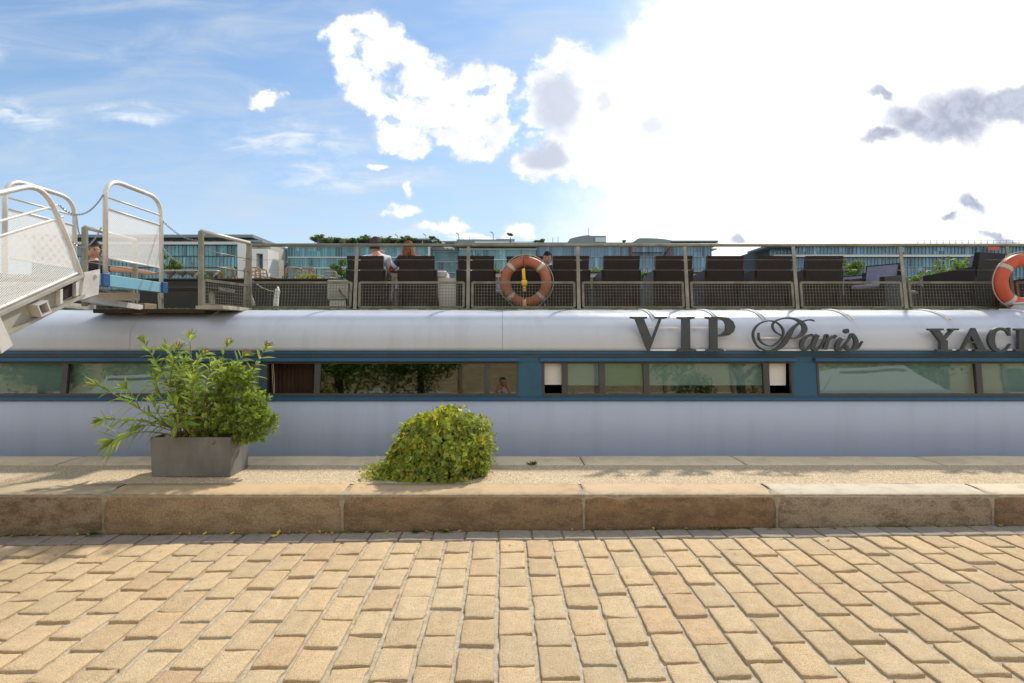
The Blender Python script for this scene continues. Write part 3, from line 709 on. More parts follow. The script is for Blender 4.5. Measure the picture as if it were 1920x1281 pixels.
strokes([[(1970, 616), (2016, 616), (2018, 629), (2015, 629), (2010, 620), (1976, 620), (1971, 629), (1968, 629)], [(1986, 619), (2000, 619), (2000, 656), (1986, 656)], [(1979, 655), (2007, 655), (2007, 659), (1979, 659)]])
for (a, c, y_) in ((1205, 1360, 614), (1212, 1360, 656.5), (1420, 1590, 633.5), (1425, 1590, 656.5), (1740, 2010, 619.5), (1752, 2010, 656)):
    b = MB(); p0 = at(a, y_, LY + .03); p1 = at(c, y_, LY + .03); b.box((p0.x, LY + .030, p0.z - .009), (p1.x, LY + .045, p0.z + .009))
    for k in range(4):
        x_ = p0.x + (p1.x - p0.x) * (.05 + .3 * k); b.box((x_, LY + .045, p0.z - .007), (x_ + .014, 5.99, p0.z + .007))
    b.build('letter_rail', m_strap, yacht)

# ------------------------------------------------------------------ railing of the roof terrace
RY0, RY1 = 6.64, 6.75; ZR0, ZR1 = 1.866, 2.695
def ry(z): return RY0 + (RY1 - RY0) * (z - ZR0) / (ZR1 - ZR0)
def rx(px, z=2.4): return (px - VX) * ry(z) / FPX
posts = [463, 668, 878, 1084, 1286, 1490, 1692, 1893, 2094, 2295, 2496, 2697]
px_ = [rx(p) for p in posts]
for x in px_:
    b = MB()
    b.hexa([(x - .022, RY0 - .006, ZR0), (x + .022, RY0 - .006, ZR0), (x + .022, RY0 + .006, ZR0), (x - .022, RY0 + .006, ZR0), (x - .020, ry(ZR1) - .006, ZR1), (x + .020, ry(ZR1) - .006, ZR1), (x + .020, ry(ZR1) + .006, ZR1), (x - .020, ry(ZR1) + .006, ZR1)])
    b.box((x - .04, RY0 - .03, ZR0 - .006), (x + .04, RY0 + .03, ZR0 + .004))
    for z in (2.50, 2.37):
        b.tube([(x - .05, ry(z), z), (x + .05, ry(z), z)], .0045, 6)
    b.build('railing_post', m_steel, yacht)
b = MB(); b.tube([(px_[0] - .02, ry(ZR1), ZR1), (px_[-1], ry(ZR1), ZR1)], .021, 12); b.build('handrail', m_steel, yacht)
for z in (2.505, 2.375):
    b = MB(); b.tube([(px_[0], ry(z), z), (px_[-1], ry(z), z)], .0020, 5); b.build('railing_wire', m_steel, yacht)
def mesh_panel(p00, p10, p11, p01, fw=.028, cell=.037, wire=.0025, parent=None):
    """framed wire-mesh panel between 4 corners: bottom-left, bottom-right, top-right, top-left"""
    p00, p10, p11, p01 = [Vector(p) for p in (p00, p10, p11, p01)]
    f = MB()
    for a, c in ((p00, p10), (p01, p11)): f.bar(a, c, fw, fw)
    nrm = (p10 - p00).cross(p01 - p00).normalized() * .002
    for a, c in ((p00, p01), (p10, p11)): f.bar(a + nrm, c + nrm, fw, fw)
    fr = f.build('mesh_panel', m_steel2, parent)
    g = MB(); L = (p10 - p00).length; H = (p01 - p00).length
    n = int(L / cell); m_ = int(H / cell)
    for k in range(1, n): u = k / n; g.tube([p00.lerp(p10, u), p01.lerp(p11, u)], wire, 4, caps=False)
    for k in range(1, m_): u = k / m_; g.tube([p00.lerp(p01, u) + nrm * 2, p10.lerp(p11, u) + nrm * 2], wire, 4, caps=False)
    g.build('wire_mesh', m_steel2, fr)
    return fr
for xa, xb in zip(px_, px_[1:]):
    a, c = xa + .055, xb - .055
    z0, z1 = 1.905, 2.215
    mesh_panel((a, ry(z0), z0), (c, ry(z0), z0), (c, ry(z1), z1), (a, ry(z1), z1), parent=yacht)
# side rails of the opening towards the gangway
def side_rail(pa, pb_, side):
    a = Vector(pa); c = Vector(pb_)
    for p_ in (a, c):
        b = MB(); b.bar((p_.x, p_.y, 1.866), (p_.x, p_.y, p_.z), .05, .03); b.build('railing_post', m_steel, yacht)
    b = MB(); b.tube([a, c], .022, 10); b.build('handrail', mat('rail_light', (.50, .47, .40), .45, .4), yacht)
    for z in (2.50, 2.34):
        b = MB(); b.tube([(a.x, a.y, z), (c.x, c.y, z)], .005, 6); b.build('railing_wire', m_steel, yacht)
    mesh_panel((a.x, a.y + .04, 1.90), (c.x, c.y - .04, 1.90), (c.x, c.y - .04, 2.17), (a.x, a.y + .04, 2.17), parent=yacht)
side_rail((-3.30, 5.84, 2.70), (-3.14, 6.62, 2.70), 1)
side_rail((-4.40, 5.62, 2.70), (-4.42, 6.42, 2.70), -1)
b = MB(); b.box((-4.62, 6.02, 1.81), (-3.36, 6.54, 1.856)); b.build('boarding_step', mat('sill_wood_shaded', (.045, .035, .026), .8, var=.3, vscale=5), yacht)  # plank colour darkened to hold the shade under the landing
b = MB(); b.bbox((-3.35, 5.82, 1.845), (-3.05, 6.55, 1.885), .004); b.build('boarding_sill', mat('sill_pale', (.42, .38, .30), .8, var=.3, vscale=8), yacht)
seat(yacht, (0, 9, -1.1))
# ------------------------------------------------------------------ gangway: sloping ramp and level landing
m_alu = mat('gangway_aluminium', (.74, .70, .66), .42, .3, c2=(.58, .54, .50), vscale=5)
m_alu_d = mat('gangway_channel', (.46, .44, .38), .55, .3, c2=(.34, .31, .25), vscale=4)
m_lblue = mat('landing_blue', (.16, .38, .50), .55, c2=(.22, .40, .46), vscale=9)
m_dblue = mat('clamp_blue', (.02, .07, .22), .5)
m_chain = mat('chain_steel', (.30, .30, .31), .35, .9)
m_perf = bpy.data.materials.new('perforated_sheet'); m_perf.use_nodes = True
t = NT(m_perf.node_tree); p = t.n['Principled BSDF']; p.inputs['Base Color'].default_value = (.80, .78, .75, 1); p.inputs['Roughness'].default_value = .5; p.inputs['Metallic'].default_value = .25
sp = t.node('ShaderNodeSeparateXYZ'); t.l.new(t.node('ShaderNodeTexCoord').outputs['Object'], sp.inputs[0])
PT = .020
a1 = t.math('DIVIDE', sp.outputs[1], PT); b1 = t.math('DIVIDE', sp.outputs[2], PT)
def holes(a, b):
    fa = t.math('SUBTRACT', t.math('FRACT', a), .5); fb_ = t.math('SUBTRACT', t.math('FRACT', b), .5)
    return t.math('ADD', t.math('MULTIPLY', fa, fa), t.math('MULTIPLY', fb_, fb_))
h1 = holes(t.math('ADD', a1, b1), t.math('SUBTRACT', a1, b1))
hole = t.math('LESS_THAN', h1, .085)
trn = t.node('ShaderNodeBsdfTransparent'); ms = t.node('ShaderNodeMixShader'); t.l.new(hole, ms.inputs[0]); t.l.new(p.outputs[0], ms.inputs[1]); t.l.new(trn.outputs[0], ms.inputs[2]); t.l.new(ms.outputs[0], t.n['Material Output'].inputs[0])

XR, XL = -3.71, -4.65
S = .47
def arc(pts, r=.14, n=6):
    """round the corners of a polyline"""
    P_ = [Vector(p) for p in pts]; out = [P_[0]]
    for a, b_, c in zip(P_, P_[1:], P_[2:]):
        d1 = (a - b_).normalized(); d2 = (c - b_).normalized(); rr = min(r, (a - b_).length * .49, (c - b_).length * .49)
        s_, e = b_ + d1 * rr, b_ + d2 * rr
        for k in range(n + 1):
            u = k / n; out.append(s_ * (1 - u) ** 2 + b_ * 2 * u * (1 - u) + e * u * u)
    out.append(P_[-1]); return out
ramp = empty('gangway_ramp', label='sloping aluminium gangway ramp with perforated side panels rising to the boat', cat='gangway')
def rz(Y, off): return EYE + off + S * (Y - 4.68)
Y0 = .75
for X in (XR, XL):
    b = MB()
    b.tube(arc([(X, Y0, rz(Y0, .36) + .15), (X, Y0 + .1, rz(Y0 + .1, 1.37)), (X, 4.30, rz(4.30, 1.375)), (X, 4.52, rz(4.52, .93)), (X, 4.79, EYE + .30)], .2, 9), .021, 12)
    b.build('side_loop', m_alu, ramp)
    for off, ye in ((1.165, 4.455), (1.055, 4.50), (.525, 4.68)):
        b = MB(); b.tube([(X, Y0 + .06, rz(Y0 + .06, off)), (X, ye, rz(ye, off))], .010, 8); b.build('side_bar', m_alu, ramp)
    b = MB(); b.quad((X, Y0 + .1, rz(Y0 + .1, .53)), (X, 4.675, rz(4.675, .53)), (X, 4.50, rz(4.50, 1.05)), (X, Y0 + .1, rz(Y0 + .1, 1.05))); b.build('side_panel', m_perf, ramp)
    for Ym in (1.9, 3.1):
        b = MB(); b.bar((X, Ym, rz(Ym, .45)), (X, Ym - .1, rz(Ym - .1, 1.36)), .03); b.build('side_post', m_alu, ramp)
    # C-shaped side beam
    b = MB(); s_ = 1 if X == XR else -1
    def beam(za, zb, xa, xb, ya=Y0, yb=4.70):
        b.hexa([(X + xa, ya, rz(ya, za)), (X + xb, ya, rz(ya, za)), (X + xb, yb, rz(yb, za)), (X + xa, yb, rz(yb, za)), (X + xa, ya, rz(ya, zb)), (X + xb, ya, rz(ya, zb)), (X + xb, yb, rz(yb, zb)), (X + xa, yb, rz(yb, zb))])
    beam(.30, .325, -.03, .035); beam(.475, .50, -.03, .035); beam(.325, .475, -.028, -.012)
    b.build('side_beam', m_alu_d, ramp)
    if X == XR:
        b = MB(); beam(.345, .455, -.008, .0, 4.47, 4.60); b.build('beam_socket', m_dark, ramp)
        for ya_, yb_ in ((4.44, 4.465), (4.605, 4.63)): b = MB(); beam(.34, .46, -.010, .03, ya_, yb_); b.build('socket_rib', m_alu, ramp)
        b = MB(); beam(.33, .47, -.006, .012, 4.635, 4.70); b.build('end_plate', m_alu, ramp); b = MB()
        M_ = Matrix.Translation(Vector((X, 4.24, rz(4.24, .39)))) @ Matrix.Rotation(math.atan(S), 4, 'X')
        for q in (-.045, .045): b.box((-.01, -.05, q - .006), (.07, .05, q + .006), M_)
        for q in (-.045, .045): b.box((-.0102, q - .006, -.0515), (.0702, q + .006, .0515), M_)
        b.build('stub_bracket', m_alu, ramp)
        b = MB(); b.box((-.004, -.042, -.037), (.0, .042, .037), M_); b.build('stub_opening', m_dark, ramp)
        b = MB(); b.hexa([(X - .02, 3.90, EYE - .16), (X + .05, 3.90, EYE - .16), (X + .05, 3.99, EYE - .10), (X - .02, 3.99, EYE - .10), (X - .02, 3.80, rz(3.8, .5)), (X + .05, 3.80, rz(3.8, .5)), (X + .05, 3.88, rz(3.88, .5)), (X - .02, 3.88, rz(3.88, .5))]); b.build('leg_bracket', m_alu, ramp)
b = MB(); b.hexa([(XL, Y0, rz(Y0, .40)), (XR - .03, Y0, rz(Y0, .40)), (XR - .03, 4.70, rz(4.70, .40)), (XL, 4.70, rz(4.70, .40)), (XL, Y0, rz(Y0, .43)), (XR - .03, Y0, rz(Y0, .43)), (XR - .03, 4.70, rz(4.70, .43)), (XL, 4.70, rz(4.70, .43))])
k = Y0 + .2
while k < 4.7: b.box((XL, k, rz(k, .43) - .02), (XR - .03, k + .02, rz(k, .43) + .015)); k += .3
b.build('tread_floor', m_alu_d, ramp)
# hinge plate and end foot of the ramp
b = MB(); b.hexa([(XR + .012, 4.66, EYE + .28), (XR + .03, 4.66, EYE + .28), (XR + .03, 4.86, EYE + .34), (XR + .012, 4.86, EYE + .34), (XR + .012, 4.70, EYE + .52), (XR + .03, 4.70, EYE + .52), (XR + .03, 4.88, EYE + .57), (XR + .012, 4.88, EYE + .57)])
b.tube([(XR - .02, 4.83, EYE + .51), (XR + .045, 4.83, EYE + .51)], .018, 10); b.build('hinge_plate', m_alu, ramp)
seat(ramp, (-4.18, Y0, gz(-4.2)))

land = empty('gangway_landing', label='level landing at the top of the gangway with blue edge beam and perforated panel', cat='landing')
YN, YF = 4.985, 5.80
for X in (XR, XL):
    b = MB(); b.tube(arc([(X, YN, EYE + .42), (X, YN, EYE + 1.44), (X, YF, EYE + 1.44), (X, YF, EYE + .36)], .21, 9), .022, 12); b.build('side_loop', m_alu, land)
    for z in (.69, 1.155, 1.262):
        b = MB(); b.tube([(X, YN, EYE + z), (X, YF, EYE + z)], .010, 8); b.build('side_bar', m_alu, land)
    b = MB(); b.quad((X, YN + .02, EYE + .695), (X, YF - .02, EYE + .695), (X, YF - .02, EYE + 1.15), (X, YN + .02, EYE + 1.15)); b.build('side_panel', m_perf, land)
    b = MB(); b.bbox((X - .03, YN - .08, EYE + .425), (X + .012, YF + .03, EYE + .535), .004); b.build('edge_beam', m_lblue, land)
    b = MB()
    for q in (YN - .07, YF - .02): b = MB(); b.bbox((X - .036, q, EYE + .42), (X + .032, q + .09, EYE + .54), .004); b.build('beam_clamp', m_dblue, land)
b = MB(); b.box((XL + .012, YN - .06, EYE + .50), (XR - .032, YF + .03, EYE + .53)); b.build('floor_plate', m_alu_d, land)
b = MB()
for X in (-3.78, -4.58): b.bar((X, 4.80, EYE + .30), (X - .34 if X > -4 else X - .1, 6.12, EYE + .275), .03, .055)
b.box((-4.55, 4.95, EYE + .36), (-3.8, 5.02, EYE + .41)); b.box((-4.6, 5.6, EYE + .33), (-3.85, 5.66, EYE + .41)); b.build('support_arm', m_alu, land)
b = MB(); b.bbox((-4.22, 6.08, EYE + .20), (-4.08, 6.30, EYE + .325), .006); b.build('support_block', mat('block_wood', (.30, .22, .14), .8, var=.4, vscale=12), land)
seat(land, (-4.18, 5.4, EYE + .2))
def chain(name, pts, label, link=.021, wire=.0028, rope=False):
    P_ = [Vector(p) for p in pts]; b = MB()
    segs = [(a - c).length for a, c in zip(P_, P_[1:])]; L = sum(segs); n = int(L / (link * .78))
    def pos(d):
        for s_, a, c in zip(segs, P_, P_[1:]):
            if d <= s_: return a.lerp(c, d / s_)
            d -= s_
        return P_[-1]
    for k in range(n):
        c = pos(L * (k + .5) / n); tg = (pos(L * min(1, (k + 1) / n)) - pos(L * k / n)).normalized()
        sd_ = tg.cross(Vector((0, 0, 1)) if abs(tg.z) < .9 else Vector((1, 0, 0))).normalized()
        if k % 2: sd_ = tg.cross(sd_)
        b.tube([c + tg * math.cos(q) * link * .5 + sd_ * math.sin(q) * link * .30 for q in [2 * math.pi * w_ / 10 for w_ in range(10)]], wire, 5, closed=True)
    return tag(b.build(name, m_chain), label, 'chain', 'chains of the gangway')
def sag(p, q, d, n=12): p = Vector(p); q = Vector(q); return [p.lerp(q, k / n) - Vector((0, 0, d * 4 * (k / n) * (1 - k / n))) for k in range(n + 1)]
chain('safety_chain', sag(at(110, 384, 4.40), at(194, 365, 4.97), .13), 'upper chain hanging between the ramp loop and the landing post')
chain('safety_chain', sag(at(133, 452, 4.58), at(190, 427, 4.97), .11), 'lower chain hanging between the ramp loop and the landing post')
chain('safety_chain', [at(187, 480, 4.96), at(186, 510, 4.96), at(183, 548, 4.97)], 'short chain end dangling straight down beside the blue beam')
chain('safety_chain', sag((XR, YF, EYE + 1.22), (-3.32, 5.86, EYE + 1.0), .06), 'upper chain from the landing to the rail post on the boat', .024, .0032)
chain('safety_chain', sag((XR, YF, EYE + .93), (-3.32, 5.86, EYE + .74), .09), 'lower chain from the landing to the rail post on the boat', .024, .0032)
chain('safety_chain', sag(at(143, 403, 5.6), at(150, 440, 5.7), .05), 'small chain hanging behind the far loop of the landing')

# ------------------------------------------------------------------ lifebuoys
def lifebuoy(c, R_, r_, rot, colr, label, light):
    e = empty('lifebuoy', c, label=label, cat='lifebuoy', group='orange lifebuoys on the railing')
    m = mat('buoy_' + colr, (.34, .10, .045) if colr == 'faded' else (.52, .085, .035), .5, c2=(.40, .15, .075) if colr == 'faded' else (.44, .06, .025), vscale=4)
    n = 56; b = MB(); b.tube([((R_ - r_) * math.cos(2 * math.pi * k / n), 0, (R_ - r_) * math.sin(2 * math.pi * k / n)) for k in range(n)], r_, 16, closed=True); b.build('ring', m, e)
    for q in range(4):
        a0 = R(rot + 45 + 90 * q); b = MB()
        b.tube([((R_ - r_) * math.cos(a0 + R(w_)), 0, (R_ - r_) * math.sin(a0 + R(w_))) for w_ in (-5, -2, 2, 5)], r_ * 1.035, 16); b.build('reflective_band', mat('band_silver', (.44, .44, .36), .45), e)
    b = MB(); rp = []
    for k in range(49):
        a = 2 * math.pi * k / 48 + R(rot + 45); rr = R_ * (1.005 + .06 * abs(math.sin(2 * (a - R(rot + 45)))) ** .7); rp.append((rr * math.cos(a), -.01, rr * math.sin(a)))
    b.tube(rp, .006, 6); b.build('grab_rope', mat('rope_grey', (.42, .36, .30), .9), e)
    if light:
        b = MB(); b.box((-.035, -r_ * 1.06, R_ - .8 * r_), (.035, r_ * 1.06, R_ + .006)); b.tube([(-.02, -.07, R_ - .02), (-.02, -.075, .1)], .005, 5); b.build('hanging_strap', mat('strap_rust', (.30, .09, .04), .8), e)
    return e
lb = lifebuoy(tuple(at(986, 529, 6.86)), .333, .068, 0, 'faded', 'faded orange ring lifebuoy with yellow lamp behind the wire mesh', True)
lt = empty('lifebuoy_light', tuple(at(983, 530, 6.70)), label='yellow lifebuoy lamp hanging in the middle of the faded orange ring', cat='lamp')
m_yel = mat('lamp_yellow', (.72, .42, .01), .4)
b = MB(); b.lathe([(.018, .03), (.021, .05), (.021, .165), (.014, .175)], 16, Matrix.Rotation(R(-4), 4, 'Y')); b.build('lamp_tube', m_yel, lt)
b = MB(); b.lathe([(.014, -.045), (.036, -.032), (.045, -.005), (.044, .012), (.030, .032), (.016, .036)], 20); b.build('float_collar', m_yel, lt)
b = MB(); b.lathe([(.020, -.115), (.023, -.105), (.023, -.05), (.018, -.046)], 16); b.build('battery_case', mat('lamp_yellow_dull', (.55, .32, .03), .5), lt)
b = MB(); b.lathe([(.024, -.30), (.026, -.29), (.026, -.225), (.020, -.215)], 16); b.build('lamp_lens', mat('lamp_amber', (.6, .38, .14), .4), lt)
b = MB(); b.tube([(0, 0, -.12), (0, 0, -.22)], .006, 6); b.tube([(.0, .02, .175), (-.012, .05, .29)], .005, 6); b.build('lamp_cord', mat('cord_black', (.03, .03, .03), .7), lt)
lifebuoy(tuple(at(1916, 529, 6.50)), .345, .078, 8, 'red', 'bright orange red ring lifebuoy cut by the right edge of the photo', False)
b = MB(); b.bbox((6.18, 6.25, 1.80), (6.5, 6.5, 1.93), .01); b.bbox((6.16, 6.24, 1.93), (6.52, 6.51, 1.95), .004); tag(b.build('deck_box', m_strap), 'small white box on the roof edge under the bright lifebuoy', 'box')

# ------------------------------------------------------------------ terrace furniture
m_wick = bpy.data.materials.new('dark_wicker'); m_wick.use_nodes = True
t = NT(m_wick.node_tree); p = t.n['Principled BSDF']; oc = t.node('ShaderNodeTexCoord').outputs['Object']
wv = t.node('ShaderNodeTexWave', wave_type='BANDS', bands_direction='Z'); t.l.new(oc, wv.inputs[0]); wv.inputs['Scale'].default_value = 32
wx = t.node('ShaderNodeTexWave', wave_type='BANDS', bands_direction='X'); t.l.new(oc, wx.inputs[0]); wx.inputs['Scale'].default_value = 20
f = t.mix(t.smooth(t.math('MULTIPLY', wv.outputs['Fac'], wx.outputs['Fac']), .1, .8), (.018, .010, .008), (.054, .032, .024))
t.l.new(f, p.inputs['Base Color']); p.inputs['Roughness'].default_value = .5
bp = t.node('ShaderNodeBump'); bp.inputs['Distance'].default_value = .004; t.l.new(t.math('ADD', wv.outputs['Fac'], wx.outputs['Fac']), bp.inputs['Height']); t.l.new(bp.outputs[0], p.inputs['Normal'])
m_cush = mat('lavender_cushion', (.22, .22, .31), .85, c2=(.17, .17, .24), vscale=5)
def make_chair():
    e = empty('wicker_chair')
    b = MB(); b.hexa([(-.225, -.27, .20), (.225, -.27, .20), (.225, -.19, .20), (-.225, -.19, .20), (-.240, -.345, .735), (.240, -.345, .735), (.240, -.285, .735), (-.240, -.285, .735)]); b.build('backrest', m_wick, e)
    b = MB(); b.bbox((-.193, -.27, .06), (.193, .30, .34), .012); b.build('seat_base', m_wick, e)
    b = MB(); b.bbox((-.19, -.20, .342), (.19, .30, .41), .02); b.build('seat_cushion', m_cush, e)
    b = MB(); b.hexa([(-.185, -.188, .41), (.185, -.188, .41), (.185, -.13, .41), (-.185, -.13, .41), (-.19, -.275, .71), (.19, -.275, .71), (.19, -.215, .71), (-.19, -.215, .71)]); b.build('back_cushion', m_cush, e)
    for s_ in (-1, 1):
        x0, x1 = sorted((s_ * .195, s_ * .262))
        b = MB(); b.hexa([(x0, -.30, .06), (x1, -.30, .06), (x1, .32, .06), (x0, .32, .06), (x0, -.30, .56), (x1, -.30, .56), (x1, .32, .50), (x0, .32, .50)]); b.build('armrest', m_wick, e)
    for sx in (-1, 1):
        for sy in (-.25, .27):
            b = MB(); b.box((sx * .22 - .02, sy - .02, 0), (sx * .22 + .02, sy + .02, .06)); b.build('leg', mat('chair_foot', (.05, .04, .035), .6), e)
    return e
DZ = 1.862
chairs = [  # px centre, Y, turn, label
 (686, 7.36, 0, 'dark wicker chair seen from behind, the man in white sits in it'),
 (782, 7.36, 0, 'dark wicker chair seen from behind, the red-haired woman sits in it'),
 (891, 7.36, 2, 'dark wicker chair seen from behind, between the white tub and the faded lifebuoy'),
 (985, 7.40, -2, 'dark wicker chair seen from behind through the faded orange lifebuoy'),
 (1070, 7.36, 0, 'dark wicker chair seen from behind just right of the faded orange lifebuoy'),
 (1164, 7.36, 1, 'dark wicker chair seen from behind above the gap between lifebuoy and the letter V'),
 (1264, 7.36, -2, 'dark wicker chair seen from behind above the letter I of the sign'),
 (1358, 7.36, 0, 'dark wicker chair seen from behind above the letter P of the sign'),
 (1449, 7.36, 2, 'dark wicker chair seen from behind above the script capital of the sign'),
 (1544, 7.36, -1, 'dark wicker chair seen from behind above the script letters of the sign'),
 (1640, 7.75, 122, 'wicker chair turned sideways showing its lavender cushions, left of the wide post'),
 (1672, 8.9, 205, 'wicker chair standing at an angle just left of the wide right post'),
 (1588, 9.3, 120, 'wicker chair set back behind the sideways one with only its lavender back showing'),
 (1843, 7.08, 17, 'nearest dark wicker chair, its back left of the bright lifebuoy'),
 (1950, 7.9, 40, 'dark wicker chair half hidden behind the bright orange red lifebuoy'),
 (1722, 9.6, 95, 'low wicker chair facing the river right of the wide post'),
 (940, 8.9, 178, 'dark wicker chair across the table facing the quay, left of the faded lifebuoy'),
 (1040, 9.2, 184, 'dark wicker chair in which the man looking down sits')]
proto = make_chair()
for i, (px, Y, tn, lab) in enumerate(chairs):
    o = proto if i == 0 else copy_tree(proto)
    o.location = ((px - VX) * (Y - (.3 if abs(tn) < 20 else 0)) / FPX, Y, DZ); o.rotation_euler = (0, 0, R(tn))
    tag(o, lab, 'chair', 'wicker chairs on the roof terrace')
def make_table():
    e = empty('terrace_table')
    b = MB(); b.bbox((-.34, -.30, .60), (.34, .30, .625), .005); b.build('tabletop', mat('table_top_dark', (.05, .045, .04), .35), e)
    b = MB(); b.box((-.31, -.27, .54), (.31, .27, .598)); b.build('apron', mat('table_apron', (.62, .58, .48), .7), e)
    for sx in (-1, 1):
        for sy in (-1, 1):
            b = MB(); b.box((sx * .29 - .018, sy * .25 - .018, 0), (sx * .29 + .018, sy * .25 + .018, .539)); b.build('leg', mat('table_leg', (.50, .49, .46), .5, .3), e)
    return e
tp = make_table()
tabs = [(738, 8.05, 'terrace table between the man in white and the red-haired woman'), (935, 8.1, 'terrace table seen left of the faded orange lifebuoy'), (1116, 8.1, 'terrace table between the two chairs right of the faded lifebuoy'),
        (1312, 8.15, 'terrace table between the chairs above the letters I and P'), (1502, 8.1, 'terrace table between the chairs above the script word'), (1775, 9.4, 'terrace table set back left of the nearest dark chair')]
for i, (px, Y, lab) in enumerate(tabs):
    o = tp if i == 0 else copy_tree(tp); o.location = ((px - VX) * Y / FPX, Y, DZ); tag(o, lab, 'table', 'terrace tables')
def simple_thing(name, loc, label, cat, group=None): return empty(name, loc, label=label, cat=cat, group=group)
# white tub, grey cabinet, laptop-like bits, ashtray
e = simple_thing('planter_tub', (at(843, 575, 7.35).x, 7.35, DZ), 'square white tub on the terrace right of the woman\'s chair', 'tub')
b = MB(); b.hexa([(-.12, -.14, 0), (.13, -.14, 0), (.13, .14, 0), (-.12, .14, 0), (-.16, -.17, .46), (.155, -.17, .46), (.155, .17, .46), (-.16, .17, .46)]); b.build('tub_body', mat('tub_white', (.70, .68, .64), .7, var=.12, vscale=5), e)
b = MB(); b.bbox((-.17, -.18, .46), (-.02, .18, .56), .02); b.build('folded_cloth', mat('tub_cloth', (.62, .62, .60), .85, var=.2, vscale=10), e)
e = simple_thing('power_cabinet', (at(637, 575, 7.1).x, 7.1, DZ), 'light grey electric cabinet behind the mesh left of the man\'s chair', 'cabinet')
b = MB(); b.bbox((-.14, -.08, .16), (.13, .12, .42), .008); b.build('cabinet_box', mat('cabinet_grey', (.42, .42, .36), .6, var=.15, vscale=5), e)
b = MB(); b.box((-.11, -.086, .20), (.10, -.082, .385)); b.build('cabinet_door', mat('cabinet_panel', (.34, .34, .30), .6), e)
b = MB(); b.bbox((-.12, -.06, 0), (.10, .10, .158), .006); b.build('cabinet_base', mat('cabinet_pale', (.60, .59, .55), .7), e)
b = MB(); b.tube([(.02, -.09, .30), (.05, -.12, .24), (.11, -.11, .19), (.13, -.10, .02)], .007, 6); b.build('cable', mat('cable_black', (.02, .02, .02), .6), e)
b = MB(); b.tube([at(460, 528, 6.9), at(477, 573, 6.95)], .018, 8); tag(b.build('loose_pole', m_strap), 'pale pole leaning behind the mesh beside the rail corner', 'pole')
b = MB(); b.prism([(-.03, 0), (.03, 0), (.035, .16), (.05, .27), (.03, .33), (0, .29), (-.02, .15)], -.02, .02); o = b.build('bollard_cover', m_strap); o.location = (at(517, 575, 7).x, 7, DZ); tag(o, 'narrow pale post standing behind the mesh near a slack rope', 'post')
b = MB(); b.tube([at(474, 527, 6.95), at(490, 539, 6.95), at(505, 545, 6.95), at(516, 547, 6.97)], .006, 6); tag(b.build('slack_rope', mat('rope_pale', (.4, .38, .32), .9)), 'slack pale rope behind the left mesh panel', 'rope')
b = MB()
for k, (x, z) in enumerate(((-.4, .0), (0, 0), (.35, .02))): pass
for (px, py, c_) in ((905, 578, (.30, .05, .12)), (922, 578, (.34, .04, .14)), (940, 577, (.45, .07, .03))):
    e = empty('flower_pot', (at(px, 577, 6.78).x, 6.80, DZ + .01), label='small %s pot of blooms on the deck edge under the mesh' % {905: 'dark purple leftmost', 922: 'pink purple middle', 940: 'red rightmost'}[px], cat='flower pot', group='small flower pots on the deck edge')
    b = MB(); b.lathe([(.022, 0), (.03, .025)], 12); b.build('pot', mat('pot_clay', (.3, .1, .05), .8), e)
    b = MB(); fr_ = random.Random(px)
    for _ in range(60):
        q = Vector((fr_.gauss(0, .03), fr_.gauss(0, .012), .032 + abs(fr_.gauss(0, .007)))); a = fr_.uniform(0, 3.14); s_ = .008
        b.quad(q + Vector((-s_, 0, -s_)), q + Vector((s_, 0, -s_ * .4)), q + Vector((s_ * .6, 0, s_)), q + Vector((-s_, 0, s_)))
    b.build('petals', mat('petals_%d' % px, c_, .8), e)
# dark bench and lamps at the left of the terrace
e = simple_thing('bar_bench', (at(336, 575, 7.4).x, 7.6, DZ), 'dark bench with pale legs behind the gangway opening', 'bench')
b = MB(); b.bbox((-.40, -.2, .30), (.55, .25, .36), .01); b.build('bench_top', m_wick, e)
for x in (-.3, .42):
    b = MB(); b.hexa([(x - .02, -.15, 0), (x + .03, -.15, 0), (x + .03, -.1, 0), (x - .02, -.1, 0), (x - .035, -.15, .3), (x + .015, -.15, .3), (x + .015, -.1, .3), (x - .035, -.1, .3)]); b.build('leg', m_alu_d, e)
for i, (px, lab) in enumerate(((322, 'leftmost'), (343, 'second'), (362, 'third'), (398, 'rightmost'))):
    e = empty('glass_bowl', (at(px, 520, 9.2).x, 9.2, at(px, 520, 9.2).z), label='shiny metal bowl seen over the dark counter, %s of four' % lab, cat='bowl', group='bowls on the counter')
    b = MB(); b.lathe([(.02, 0), (.025, .02), (.09, .05), (.125, .10), (.13, .115), (.11, .115)], 18); b.build('bowl', mat('bowl_steel', (.55, .52, .48), .25, .7), e)
e = simple_thing('service_counter', (at(470, 575, 9.2).x, 9.3, DZ), 'long dark counter along the far side of the terrace at left', 'counter')
b = MB(); xa, xb = at(255, 0, 9).x, at(640, 0, 9).x; o_x = at(470, 575, 9.2).x
b.box((xa - o_x, -.2, 0), (xb - o_x, .2, .62)); b.build('counter_body', mat('counter_dark', (.022, .018, .015), .6, var=.3, vscale=3), e)
b = MB(); b.bbox((xa - o_x - .02, -.24, .622), (xb - o_x + .02, .24, .645), .004); b.build('counter_top', mat('counter_edge', (.045, .04, .035), .4), e)
